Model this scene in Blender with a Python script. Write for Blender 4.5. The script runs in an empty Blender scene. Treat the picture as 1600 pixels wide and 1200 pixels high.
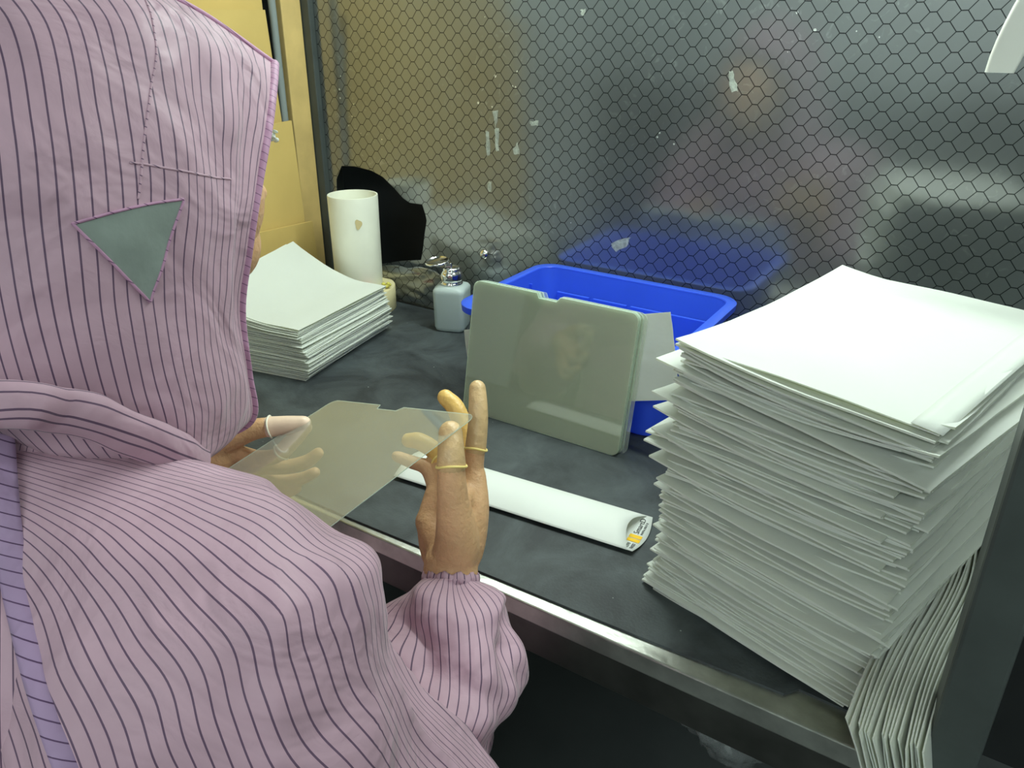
import bpy, bmesh, math, random
from mathutils import Vector, Matrix, noise

C = bpy.context.scene.collection
SC = bpy.context.scene
R = math.radians
random.seed(7)

# ---------------------------------------------------------------- camera
cam_data = bpy.data.cameras.new('camera')
cam_data.sensor_fit = 'HORIZONTAL'
cam_data.sensor_width = 36.0
cam_data.lens = 36.0 * 1170.0 / 1600.0
cam_data.clip_start = 0.02
cam_data.clip_end = 50
cam = bpy.data.objects.new('camera', cam_data)
C.objects.link(cam)
YAW, PITCH, ROLL = R(32), R(25.5), R(0.7)
_h = Vector((-math.sin(YAW), math.cos(YAW), 0))
_r = Vector((math.cos(YAW), math.sin(YAW), 0))
_f = _h * math.cos(PITCH) + Vector((0, 0, -math.sin(PITCH)))
_u = _r.cross(_f)
_r2 = _r * math.cos(ROLL) + _u * math.sin(ROLL)
_u2 = _r2.cross(_f)
_m = Matrix((_r2, _u2, -_f)).transposed().to_4x4()
_m.translation = (0, 0, 1.32)
cam.matrix_world = _m
SC.camera = cam

# ---------------------------------------------------------------- world, lamps, exposure
w = bpy.data.worlds.new('room_air')
SC.world = w
w.use_nodes = True
w.node_tree.nodes['Background'].inputs[0].default_value = (0.80, 0.92, 0.90, 1)
w.node_tree.nodes['Background'].inputs[1].default_value = 0.05

def area(name, loc, target, sx, sy, power, col):
    l = bpy.data.lights.new(name, 'AREA')
    l.shape = 'RECTANGLE'; l.size = sx; l.size_y = sy; l.energy = power; l.color = col
    o = bpy.data.objects.new(name, l)
    o.location = loc
    d = Vector(target) - Vector(loc)
    o.rotation_euler = d.to_track_quat('-Z', 'Y').to_euler()
    C.objects.link(o)
    return o

area('bench_lamp_light', (-0.40, 1.03, 1.74), (-0.46, 0.74, 0.75), 1.20, 0.06, 8.6, (0.86, 1.0, 0.92))
area('ceiling_lamp_light_side', (1.1, 0.2, 2.66), (1.1, 0.2, 0), 0.3, 1.2, 5, (0.88, 1.0, 0.95))
area('added_wall_wash_light', (0.3, -1.95, 2.66), (0.3, -2.3, 1.2), 2.4, 0.3, 33, (0.88, 1.0, 0.97))  # added wash light: brightens the unseen front wall that the curtain mirrors

SC.view_settings.view_transform = 'Standard'
SC.view_settings.look = 'None'
SC.view_settings.gamma = 1.0
SC.view_settings.use_curve_mapping = False
SC.view_settings.exposure = 0.85
SC.cycles.transparent_max_bounces = 48

# ---------------------------------------------------------------- helpers
def lin(r, g, b):
    f = lambda c: (c / 255 / 12.92) if c / 255 <= 0.04045 else ((c / 255 + 0.055) / 1.055) ** 2.4
    return (f(r), f(g), f(b), 1)

def new_mat(name):
    m = bpy.data.materials.new(name)
    m.use_nodes = True
    return m, m.node_tree.nodes, m.node_tree.links, m.node_tree.nodes['Principled BSDF']

def plain(name, col, rough=0.5, metal=0.0, spec=0.5, var=0.0, vscale=20, bump=0.0, bscale=60, ior=1.5, sheen=0.0):
    m, n, l, b = new_mat(name)
    b.inputs['Base Color'].default_value = col
    b.inputs['Roughness'].default_value = rough
    b.inputs['Metallic'].default_value = metal
    b.inputs['Specular IOR Level'].default_value = spec
    b.inputs['IOR'].default_value = ior
    tc = n.new('ShaderNodeTexCoord')
    if var:
        t = n.new('ShaderNodeTexNoise'); t.inputs['Scale'].default_value = vscale; t.inputs['Detail'].default_value = 6
        l.new(tc.outputs['Object'], t.inputs['Vector'])
        r = n.new('ShaderNodeMapRange'); r.inputs[1].default_value = 0.3; r.inputs[2].default_value = 0.7
        r.inputs[3].default_value = 1 - var; r.inputs[4].default_value = 1 + var
        l.new(t.outputs['Fac'], r.inputs[0])
        mx = n.new('ShaderNodeMix'); mx.data_type = 'RGBA'; mx.blend_type = 'MULTIPLY'; mx.inputs[0].default_value = 1
        mx.inputs[6].default_value = col
        l.new(r.outputs[0], mx.inputs[7])
        l.new(mx.outputs[2], b.inputs['Base Color'])
    if bump:
        t = n.new('ShaderNodeTexNoise'); t.inputs['Scale'].default_value = bscale; t.inputs['Detail'].default_value = 4
        l.new(tc.outputs['Object'], t.inputs['Vector'])
        bp = n.new('ShaderNodeBump'); bp.inputs['Strength'].default_value = bump; bp.inputs['Distance'].default_value = 0.004
        l.new(t.outputs['Fac'], bp.inputs['Height']); l.new(bp.outputs[0], b.inputs['Normal'])
    return m

def add_translucent(m, col, fac):
    n, l = m.node_tree.nodes, m.node_tree.links
    b = n['Principled BSDF']; out = n['Material Output']
    t = n.new('ShaderNodeBsdfTranslucent')
    t.inputs['Color'].default_value = col
    mx = n.new('ShaderNodeMixShader'); mx.inputs[0].default_value = fac
    l.new(b.outputs[0], mx.inputs[1]); l.new(t.outputs[0], mx.inputs[2]); l.new(mx.outputs[0], out.inputs[0])
    return m

def film(name, tint, haze_col, haze, ior=1.5, rough=0.03, boost=1.0, transl=0.45):
    """thin clear sheet: see-through, a little milky, mirror-like at a slant"""
    m, n, l, b = new_mat(name)
    n.remove(b)
    out = n['Material Output']
    tr = n.new('ShaderNodeBsdfTransparent'); tr.inputs[0].default_value = tint
    di = n.new('ShaderNodeBsdfDiffuse'); di.inputs[0].default_value = haze_col
    tl = n.new('ShaderNodeBsdfTranslucent'); tl.inputs[0].default_value = haze_col
    hz = n.new('ShaderNodeMixShader'); hz.inputs[0].default_value = transl
    l.new(di.outputs[0], hz.inputs[1]); l.new(tl.outputs[0], hz.inputs[2])
    m1 = n.new('ShaderNodeMixShader'); m1.inputs[0].default_value = haze
    l.new(tr.outputs[0], m1.inputs[1]); l.new(hz.outputs[0], m1.inputs[2])
    gl = n.new('ShaderNodeBsdfGlossy'); gl.inputs['Roughness'].default_value = rough
    ge = n.new('ShaderNodeNewGeometry')
    dt = n.new('ShaderNodeVectorMath'); dt.operation = 'DOT_PRODUCT'
    l.new(ge.outputs['Incoming'], dt.inputs[0]); l.new(ge.outputs['Normal'], dt.inputs[1])
    def mth(op, a, b):
        q = n.new('ShaderNodeMath'); q.operation = op; q.use_clamp = False
        for i, x in enumerate((a, b)):
            if x is None: continue
            if isinstance(x, (int, float)): q.inputs[i].default_value = x
            else: l.new(x, q.inputs[i])
        return q.outputs[0]
    f0 = ((ior - 1) / (ior + 1)) ** 2 * boost
    slant = mth('POWER', mth('SUBTRACT', 1.0, mth('ABSOLUTE', dt.outputs['Value'], None)), 5.0)
    ml = mth('ADD', mth('MULTIPLY', slant, 1 - f0), f0)
    m2 = n.new('ShaderNodeMixShader')
    l.new(ml, m2.inputs[0]); l.new(m1.outputs[0], m2.inputs[1]); l.new(gl.outputs[0], m2.inputs[2])
    l.new(m2.outputs[0], out.inputs[0])
    return m

def obj(name, me, mats=None, parent=None, smooth=False, label=None):
    if isinstance(me, bmesh.types.BMesh):
        bm = me
        me = bpy.data.meshes.new(name)
        bmesh.ops.recalc_face_normals(bm, faces=bm.faces)
        bm.to_mesh(me); bm.free()
    o = bpy.data.objects.new(name, me)
    C.objects.link(o)
    if mats and not me.materials:
        for x in (mats if isinstance(mats, (list, tuple)) else [mats]):
            me.materials.append(x)
    if smooth:
        for p in me.polygons: p.use_smooth = True
    if parent: o.parent = parent
    if label: o['label'] = label
    return o

def thing(name, label, cat, loc=(0, 0, 0), rot=(0, 0, 0), group=None):
    o = bpy.data.objects.new(name, None)
    o.empty_display_size = 0.03
    o.location = loc; o.rotation_euler = rot
    C.objects.link(o)
    return tag(o, label, cat, group)

def tag(o, label, cat, group=None, kind=None):
    o['label'] = label; o['category'] = cat
    if group: o['group'] = group
    if kind: o['kind'] = kind
    return o

def structure(o, label=None):
    o['kind'] = 'structure'
    return o

def box(bm, x0, x1, y0, y1, z0, z1, bevel=0.0, seg=2):
    r = bmesh.ops.create_cube(bm, size=1)
    vs = r['verts']
    for v in vs:
        v.co = Vector((x0 + (v.co.x + .5) * (x1 - x0), y0 + (v.co.y + .5) * (y1 - y0), z0 + (v.co.z + .5) * (z1 - z0)))
    if bevel:
        es = list({e for v in vs for e in v.link_edges})
        bmesh.ops.bevel(bm, geom=es, offset=bevel, segments=seg, affect='EDGES', profile=0.5)

def box_obj(name, dims, mat, parent=None, bevel=0.0, label=None):
    bm = bmesh.new(); box(bm, *dims, bevel=bevel)
    return obj(name, bm, mat, parent, label=label)

def lathe(bm, prof, n=40, centre=(0, 0, 0), closed=False):
    rows = []
    for r, z in prof:
        rows.append([bm.verts.new((centre[0] + r * math.cos(2 * math.pi * k / n), centre[1] + r * math.sin(2 * math.pi * k / n), centre[2] + z)) for k in range(n)])
    pairs = list(zip(rows, rows[1:]))
    if closed: pairs.append((rows[-1], rows[0]))
    for a, b in pairs:
        for k in range(n):
            bm.faces.new((a[k], a[(k + 1) % n], b[(k + 1) % n], b[k]))
    if not closed:
        bm.faces.new(rows[0][::-1]); bm.faces.new(rows[-1])

def catmull(pts, n):
    """resample a list of vectors (any dimension, as lists) at n points"""
    pts = [list(p) for p in pts]
    k = len(pts) - 1
    P = [[2 * a - b for a, b in zip(pts[0], pts[1])]] + pts + [[2 * a - b for a, b in zip(pts[-1], pts[-2])]]
    out = []
    for i in range(n):
        t = i / (n - 1) * k
        j = min(int(t), k - 1); f = t - j
        p0, p1, p2, p3 = P[j], P[j + 1], P[j + 2], P[j + 3]
        out.append([0.5 * (2 * b + (c - a) * f + (2 * a - 5 * b + 4 * c - d) * f * f + (3 * b - a - 3 * c + d) * f ** 3) for a, b, c, d in zip(p0, p1, p2, p3)])
    return out

def tube(bm, pts, rad, nseg=16, ns=16, caps=True, squash=None):
    """tapered tube along pts with rounded ends; squash=(axis vector, factor) flattens it"""
    data = catmull([list(p) + [r] for p, r in zip(pts, rad)], ns)
    P = [Vector(d[:3]) for d in data]; Q = [d[3] for d in data]
    T = [(P[min(i + 1, ns - 1)] - P[max(i - 1, 0)]).normalized() for i in range(ns)]
    rings = []
    stations = []
    if caps:
        for a in (0.12, 0.4, 0.7, 0.92):
            stations.append((P[0] - T[0] * Q[0] * math.sqrt(1 - a * a), T[0], Q[0] * a))
    stations += list(zip(P, T, Q))
    if caps:
        for a in (0.92, 0.7, 0.4, 0.12):
            stations.append((P[-1] + T[-1] * Q[-1] * math.sqrt(1 - a * a), T[-1], Q[-1] * a))
    ref = Vector((0.31, 0.17, 0.93))
    x = None
    for p, t, r in stations:
        if x is None:
            x = t.cross(ref).normalized()
        else:
            x = (x - t * x.dot(t)).normalized()
        y = t.cross(x)
        ring = []
        for k in range(nseg):
            a = 2 * math.pi * k / nseg
            o = x * math.cos(a) * r + y * math.sin(a) * r
            if squash:
                ax = Vector(squash[0]).normalized()
                o = o - ax * o.dot(ax) * (1 - squash[1])
            ring.append(bm.verts.new(p + o))
        rings.append(ring)
    for a, b in zip(rings, rings[1:]):
        for k in range(nseg):
            bm.faces.new((a[k], a[(k + 1) % nseg], b[(k + 1) % nseg], b[k]))
    if caps:
        bm.faces.new(rings[0][::-1]); bm.faces.new(rings[-1])

def ellipsoid(bm, c, r, rot=None, u=20, v=14):
    res = bmesh.ops.create_uvsphere(bm, u_segments=u, v_segments=v, radius=1)
    M = Matrix.Translation(c) @ (rot.to_4x4() if rot else Matrix()) @ Matrix.Diagonal((*r, 1))
    bmesh.ops.transform(bm, matrix=M, verts=res['verts'])

def copy_tree(o, parent=None):
    c = o.copy(); C.objects.link(c); c.parent = parent
    for ch in o.children: copy_tree(ch, c)
    return c

# ---------------------------------------------------------------- materials
def fabric_material(name, base, stripe, pitch=0.0088, width=0.13):
    m, n, l, b = new_mat(name)
    uv = n.new('ShaderNodeUVMap')
    sp = n.new('ShaderNodeSeparateXYZ'); l.new(uv.outputs[0], sp.inputs[0])
    dv = n.new('ShaderNodeMath'); dv.operation = 'DIVIDE'; dv.inputs[1].default_value = pitch
    l.new(sp.outputs[0], dv.inputs[0])
    fr = n.new('ShaderNodeMath'); fr.operation = 'FRACT'; l.new(dv.outputs[0], fr.inputs[0])
    lt = n.new('ShaderNodeMath'); lt.operation = 'LESS_THAN'; lt.inputs[1].default_value = width
    l.new(fr.outputs[0], lt.inputs[0])
    tc = n.new('ShaderNodeTexCoord')
    t = n.new('ShaderNodeTexNoise'); t.inputs['Scale'].default_value = 14; t.inputs['Detail'].default_value = 5
    l.new(tc.outputs['Object'], t.inputs['Vector'])
    rp = n.new('ShaderNodeMapRange'); rp.inputs[1].default_value = .3; rp.inputs[2].default_value = .7; rp.inputs[3].default_value = .92; rp.inputs[4].default_value = 1.05
    l.new(t.outputs['Fac'], rp.inputs[0])
    mm = n.new('ShaderNodeMix'); mm.data_type = 'RGBA'; mm.blend_type = 'MULTIPLY'; mm.inputs[0].default_value = 1; mm.inputs[6].default_value = base
    l.new(rp.outputs[0], mm.inputs[7])
    mx = n.new('ShaderNodeMix'); mx.data_type = 'RGBA'
    l.new(lt.outputs[0], mx.inputs[0]); l.new(mm.outputs[2], mx.inputs[6]); mx.inputs[7].default_value = stripe
    l.new(mx.outputs[2], b.inputs['Base Color'])
    b.inputs['Roughness'].default_value = 0.55
    b.inputs['Specular IOR Level'].default_value = 0.22
    b.inputs['Sheen Weight'].default_value = 0.25
    b.inputs['Sheen Roughness'].default_value = 0.4
    # fine crumple
    t2 = n.new('ShaderNodeTexNoise'); t2.inputs['Scale'].default_value = 30; t2.inputs['Detail'].default_value = 4; t2.inputs['Distortion'].default_value = .8
    l.new(tc.outputs['Object'], t2.inputs['Vector'])
    bp = n.new('ShaderNodeBump'); bp.inputs['Strength'].default_value = .34; bp.inputs['Distance'].default_value = .006
    l.new(t2.outputs['Fac'], bp.inputs['Height'])
    t4 = n.new('ShaderNodeTexNoise'); t4.inputs['Scale'].default_value = 8; t4.inputs['Detail'].default_value = 3; t4.inputs['Distortion'].default_value = 1.6
    l.new(tc.outputs['Object'], t4.inputs['Vector'])
    bp2 = n.new('ShaderNodeBump'); bp2.inputs['Strength'].default_value = .55; bp2.inputs['Distance'].default_value = .022
    l.new(t4.outputs['Fac'], bp2.inputs['Height']); l.new(bp.outputs[0], bp2.inputs['Normal']); l.new(bp2.outputs[0], b.inputs['Normal'])
    tr = n.new('ShaderNodeBsdfTranslucent'); l.new(mx.outputs[2], tr.inputs['Color'])
    ms = n.new('ShaderNodeMixShader'); ms.inputs[0].default_value = .25
    l.new(b.outputs[0], ms.inputs[1]); l.new(tr.outputs[0], ms.inputs[2]); l.new(ms.outputs[0], n['Material Output'].inputs[0])
    return m

PINK = lin(210, 174, 191)
M_SEAMBAND = fabric_material('violet_seam_band', lin(180, 152, 188), lin(96, 70, 104), pitch=.012, width=.10)
M_FABRIC = fabric_material('pink_striped_fabric', PINK, lin(112, 88, 112))
M_HEM = fabric_material('pink_hem_fabric', lin(206, 158, 190), lin(120, 84, 116), pitch=.012, width=.08)
M_MESH = plain('grey_breathing_gauze', lin(128, 138, 132), .75, var=.12, vscale=40, bump=.4, bscale=45)
M_SKIN = plain('skin', lin(210, 166, 124), .48, spec=.4, var=.07, vscale=60, bump=.35, bscale=220)
M_SKIN.node_tree.nodes['Principled BSDF'].inputs['Subsurface Weight'].default_value = .12
M_SKIN.node_tree.nodes['Principled BSDF'].inputs['Subsurface Radius'].default_value = (.008, .003, .0015)
M_HAIR = plain('dark_brown_hair', lin(52, 40, 34), .5, var=.3, vscale=120)
M_COT = plain('yellow_latex', lin(226, 184, 104), .42, var=.06, vscale=80, bump=.3, bscale=180)
M_COTSKIN = plain('skin_toned_latex', lin(206, 172, 126), .42, var=.08, vscale=70, bump=.4, bscale=150)
M_COTRIM = plain('yellow_latex_rim', lin(236, 212, 130), .4)
M_CLEARCOT = plain('pale_latex', lin(236, 206, 182), .4, var=.05, vscale=80)
M_CLEARRIM = plain('pale_latex_rim', lin(238, 232, 215), .35)
M_WHITE_PAPER = add_translucent(plain('white_paper', lin(240, 242, 240), .62, spec=.3, bump=.25, bscale=25), lin(232, 236, 200), .22)
M_GLASSINE = add_translucent(plain('white_envelope_paper', lin(230, 233, 230), .55, spec=.3, var=.02, vscale=8, bump=.35, bscale=28), lin(234, 238, 198), .3)
M_STEEL = plain('brushed_steel', lin(196, 196, 188), .34, metal=1, var=.25, vscale=26, bump=.15, bscale=90)
M_CHROME = plain('chrome', lin(235, 235, 232), .07, metal=1)
M_BLACKSTEEL = plain('dark_steel_apron', lin(92, 92, 88), .3, metal=.9, var=.3, vscale=14)
M_POST = plain('dark_grey_paint', lin(66, 72, 70), .4, var=.18, vscale=16, bump=.2, bscale=40)
M_BLACKWALL = plain('matte_black_board', lin(30, 33, 34), .8, var=.2, vscale=8)
M_CARD = plain('corrugated_cardboard', lin(200, 172, 104), .8, var=.06, vscale=9, spec=.2, bump=.15, bscale=12)
M_WOOD = plain('pale_wooden_board', lin(198, 170, 108), .6, var=.12, vscale=18)
M_TUBE = plain('off_white_plastic', lin(232, 232, 214), .4, var=.05, vscale=14)
M_TAPE = plain('cream_tape', lin(226, 214, 168), .35, var=.05, vscale=30)
M_RED = plain('red_paper_strip', lin(196, 84, 56), .6)
M_YELLOW = plain('yellow_scrap', lin(206, 196, 90), .6)
M_BLUE = plain('blue_polypropylene', lin(66, 108, 238), .3, var=.05, vscale=10, spec=.5)
add_translucent(M_BLUE, lin(84, 124, 248), .28)
M_BOTTLE = add_translucent(plain('milky_polyethylene', lin(206, 218, 216), .3, var=.03), lin(214, 226, 222), .35)
M_WHITEPLASTIC = plain('white_moulded_plastic', lin(240, 240, 232), .3, var=.03, vscale=10)
M_CONDUIT = plain('grey_conduit', lin(128, 136, 134), .4)
M_FLOOR = plain('grey_painted_floor', lin(74, 78, 78), .5, var=.12, vscale=6)
M_WALL = plain('pale_grey_wall_paint', lin(206, 212, 210), .7, var=.03, vscale=4)
M_CEIL = plain('white_ceiling_paint', lin(226, 228, 226), .8)
M_INK = plain('black_printing_ink', lin(28, 28, 30), .6)
M_PRINTYELLOW = plain('yellow_printing_ink', lin(240, 190, 20), .5)
M_TAPESCRAP = plain('torn_tape_residue', lin(150, 156, 146), .6, var=.35, vscale=160)
M_BAG = film('clear_bag_plastic', (.75, .77, .78, 1), lin(210, 215, 215), .3, ior=1.7, rough=.12, boost=1.5)
M_GLASS = film('clear_tempered_glass', (.97, .98, .965, 1), lin(240, 243, 228), .16, ior=1.6, rough=.05, boost=1.2, transl=.2)
M_GLASS_STACK = film('clear_protector_sheet', (.985, .992, .986, 1), lin(244, 248, 232), .25, ior=1.5, rough=.045, boost=1.5, transl=.6)
M_EDGE = add_translucent(plain('ground_sheet_edge', lin(216, 232, 220), .5), lin(220, 236, 218), .45)
M_LAMPGLOW = plain('lamp_housing', lin(236, 236, 230), .4)

def mat_material():
    m = plain('black_rubber_mat', lin(54, 58, 60), .55, spec=.45, bump=.10, bscale=320)
    n, l = m.node_tree.nodes, m.node_tree.links
    b = n['Principled BSDF']
    tc = n['Texture Coordinate']
    t = n.new('ShaderNodeTexNoise'); t.inputs['Scale'].default_value = 9; t.inputs['Detail'].default_value = 9; t.inputs['Roughness'].default_value = .65
    t.inputs['Distortion'].default_value = .7
    l.new(tc.outputs['Object'], t.inputs['Vector'])
    cr = n.new('ShaderNodeValToRGB')
    cr.color_ramp.elements[0].position = .38; cr.color_ramp.elements[0].color = lin(38, 42, 45)
    cr.color_ramp.elements[1].position = .72; cr.color_ramp.elements[1].color = lin(76, 83, 85)
    l.new(t.outputs['Fac'], cr.inputs[0])
    v = n.new('ShaderNodeTexVoronoi'); v.inputs['Scale'].default_value = 26; v.inputs['Randomness'].default_value = 1
    l.new(tc.outputs['Object'], v.inputs['Vector'])
    lt = n.new('ShaderNodeMath'); lt.operation = 'LESS_THAN'; lt.inputs[1].default_value = .026
    l.new(v.outputs['Distance'], lt.inputs[0])
    mx = n.new('ShaderNodeMix'); mx.data_type = 'RGBA'
    l.new(lt.outputs[0], mx.inputs[0]); l.new(cr.outputs[0], mx.inputs[6]); mx.inputs[7].default_value = lin(150, 156, 152)
    l.new(mx.outputs[2], b.inputs['Base Color'])
    return m
M_MAT = mat_material()

def curtain_material():
    """dark glossy vinyl with a printed black hexagon net, scuffed with white specks"""
    m, n, l, b = new_mat('gridded_vinyl')
    tc = n.new('ShaderNodeTexCoord')
    sp = n.new('ShaderNodeSeparateXYZ'); l.new(tc.outputs['Object'], sp.inputs[0])
    def M(op, a, bb=None, c=None):
        q = n.new('ShaderNodeMath'); q.operation = op
        for i, x in enumerate((a, bb, c)):
            if x is None: continue
            if isinstance(x, (int, float)): q.inputs[i].default_value = x
            else: l.new(x, q.inputs[i])
        return q.outputs[0]
    # slight sag of the net
    ns = n.new('ShaderNodeTexNoise'); ns.inputs['Scale'].default_value = 2.2
    l.new(tc.outputs['Object'], ns.inputs['Vector'])
    wob = M('MULTIPLY', M('SUBTRACT', ns.outputs['Fac'], .5), .03)
    P, Q = .0368, .0257
    px = M('DIVIDE', M('ADD', sp.outputs[0], .398 + 10 * P), P)
    pz = M('DIVIDE', M('ADD', M('ADD', sp.outputs[2], -1.333 + 40 * Q + Q / 2), wob), Q)
    def cell(off):
        u = M('ABSOLUTE', M('SUBTRACT', M('FRACT', M('ADD', px, off)), .5))
        v = M('ABSOLUTE', M('SUBTRACT', M('FRACT', M('ADD', pz, off)), .5))
        a, bb = 1.0, .56
        k = (a + bb) / 4
        d = M('DIVIDE', M('ADD', M('MULTIPLY', u, a), M('MULTIPLY', v, bb)), k)
        return M('MAXIMUM', d, M('MULTIPLY', v, 2.0))
    f = M('MINIMUM', cell(0.0), cell(0.5))
    wire = M('GREATER_THAN', f, .945)
    # dull film and specks
    t = n.new('ShaderNodeTexNoise'); t.inputs['Scale'].default_value = 3.0; t.inputs['Detail'].default_value = 8
    l.new(tc.outputs['Object'], t.inputs['Vector'])
    cr = n.new('ShaderNodeValToRGB')
    cr.color_ramp.elements[0].position = .35; cr.color_ramp.elements[0].color = lin(54, 60, 60)
    cr.color_ramp.elements[1].position = .75; cr.color_ramp.elements[1].color = lin(86, 94, 94)
    l.new(t.outputs['Fac'], cr.inputs[0])
    v = n.new('ShaderNodeTexVoronoi'); v.inputs['Scale'].default_value = 38
    l.new(tc.outputs['Object'], v.inputs['Vector'])
    n2 = n.new('ShaderNodeTexNoise'); n2.inputs['Scale'].default_value = 5.5
    l.new(tc.outputs['Object'], n2.inputs['Vector'])
    speck = M('LESS_THAN', v.outputs['Distance'], M('MULTIPLY', M('MAXIMUM', M('SUBTRACT', n2.outputs['Fac'], .5), 0), .45))
    t3 = n.new('ShaderNodeTexNoise'); t3.inputs['Scale'].default_value = 46; t3.inputs['Detail'].default_value = 6; t3.inputs['Distortion'].default_value = 1.5
    l.new(tc.outputs['Object'], t3.inputs['Vector'])
    scuff = M('MULTIPLY', M('MAXIMUM', M('SUBTRACT', t3.outputs['Fac'], .6), 0), M('MULTIPLY', M('MAXIMUM', M('SUBTRACT', n2.outputs['Fac'], .45), 0), 9))
    mx0 = n.new('ShaderNodeMix'); mx0.data_type = 'RGBA'; l.new(scuff, mx0.inputs[0]); l.new(cr.outputs[0], mx0.inputs[6]); mx0.inputs[7].default_value = lin(170, 176, 172)
    mx1 = n.new('ShaderNodeMix'); mx1.data_type = 'RGBA'; l.new(speck, mx1.inputs[0]); l.new(mx0.outputs[2], mx1.inputs[6]); mx1.inputs[7].default_value = lin(190, 196, 190)
    mx2 = n.new('ShaderNodeMix'); mx2.data_type = 'RGBA'; l.new(wire, mx2.inputs[0]); l.new(mx1.outputs[2], mx2.inputs[6]); mx2.inputs[7].default_value = lin(14, 18, 19)
    l.new(mx2.outputs[2], b.inputs['Base Color'])
    rg = n.new('ShaderNodeMix'); rg.data_type = 'FLOAT'; l.new(wire, rg.inputs[0]); rg.inputs[2].default_value = .42; rg.inputs[3].default_value = .5
    l.new(rg.outputs[0], b.inputs['Roughness'])
    b.inputs['IOR'].default_value = 2.0
    cw = n.new('ShaderNodeMix'); cw.data_type = 'FLOAT'; l.new(wire, cw.inputs[0]); cw.inputs[2].default_value = .9; cw.inputs[3].default_value = .12; l.new(cw.outputs[0], b.inputs['Coat Weight']); b.inputs['Coat Roughness'].default_value = .13; b.inputs['Coat IOR'].default_value = 2.8
    sl = n.new('ShaderNodeMix'); sl.data_type = 'FLOAT'; l.new(wire, sl.inputs[0]); sl.inputs[2].default_value = .5; sl.inputs[3].default_value = .08
    l.new(sl.outputs[0], b.inputs['Specular IOR Level'])
    wv = n.new('ShaderNodeTexNoise'); wv.inputs['Scale'].default_value = 4.5; wv.inputs['Detail'].default_value = 1
    l.new(tc.outputs['Object'], wv.inputs['Vector'])
    bp = n.new('ShaderNodeBump'); bp.inputs['Strength'].default_value = .10; bp.inputs['Distance'].default_value = .03
    l.new(wv.outputs['Fac'], bp.inputs['Height']); l.new(bp.outputs[0], b.inputs['Normal'])
    return m
M_CURTAIN = curtain_material()

# ---------------------------------------------------------------- the room
def slab(name, dims, mat):
    return structure(box_obj(name, dims, mat))
slab('floor', (-2.4, 2.0, -2.4, 1.5, -.05, 0), M_FLOOR)
slab('ceiling', (-2.4, 2.0, -2.4, 1.5, 2.7, 2.75), M_CEIL)
slab('wall_back', (-2.4, 2.0, 1.40, 1.5, 0, 2.7), M_BLACKWALL)
slab('wall_front', (-2.4, 2.0, -2.5, -2.4, 0, 2.7), M_WALL)
slab('added_dark_panel_1', (-2.4, 2.0, -2.42, -2.385, 0, 1.02), M_POST)  # unseen dark panel, added to keep the lower curtain reflection dark
slab('wall_left', (-2.5, -2.4, -2.4, 1.5, 0, 2.7), M_WALL)
slab('wall_right', (2.0, 2.1, -2.4, 1.5, 0, 2.7), M_WALL)

# ---------------------------------------------------------------- the bench
TOP = .75
bench = thing('workbench', 'steel framed workbench with dark apron under the black rubber mat', 'workbench', (-.58, .9, 0))
def bpart(name, dims, mat, bevel=0.0, label=None):
    o = box_obj(name, dims, mat, None, bevel, label)
    o.parent = bench; o.matrix_parent_inverse = Matrix.Translation((.58, -.9, 0))
    return o
bpart('worktop', (-1.335, .076, .553, 1.30, .722, .747), M_STEEL, .002, 'shiny steel front strip of the worktop')
bpart('apron', (-1.335, .076, .556, .582, .676, .722), M_BLACKSTEEL, .001)
bpart('apron', (-1.335, .076, 1.27, 1.30, .676, .722), M_BLACKSTEEL, .001)
bpart('post', (-1.345, -1.283, 1.240, 1.30, 0, 2.0), M_POST, .002, 'scuffed dark grey corner post')
bpart('leg', (-1.335, -1.285, .59, .64, 0, .722), M_POST, .002)
bpart('leg', (.02, .07, 1.24, 1.29, 0, .722), M_POST, .002)
pb = bpart('post', (.0, .036, -.048, .0, -.75, 1.0), M_POST, .003, 'wide dark grey upright on the right')
pb.matrix_parent_inverse = Matrix.Translation((.58, -.9, 0)) @ Matrix.Translation((.064, .577, .75)) @ Matrix.Rotation(R(-1.6), 4, 'Y')
bpart('bolt_slot', (.052, .064, .562, .588, .7465, .7476), M_BLACKSTEEL)
bpart('bolt_slot', (.044, .056, .553, .560, .7465, .7476), M_BLACKSTEEL)

def prism(bm, poly, z0, z1):
    a = [bm.verts.new((x, y, z0)) for x, y in poly]
    b = [bm.verts.new((x, y, z1)) for x, y in poly]
    bm.faces.new(a[::-1]); bm.faces.new(b)
    for i in range(len(poly)):
        j = (i + 1) % len(poly)
        bm.faces.new((a[i], a[j], b[j], b[i]))

bm = bmesh.new()
prism(bm, [(-1.28, .563), (-.59, .562), (-.20, .572), (-.052, .5785), (-.041, .592), (.02, .590), (.058, .606), (.075, .63), (.075, 1.238), (-1.28, 1.238)], .747, .750)
tag(obj('rubber_mat', bm, M_MAT), 'black scuffed rubber mat covering the workbench top', 'mat')

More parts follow.
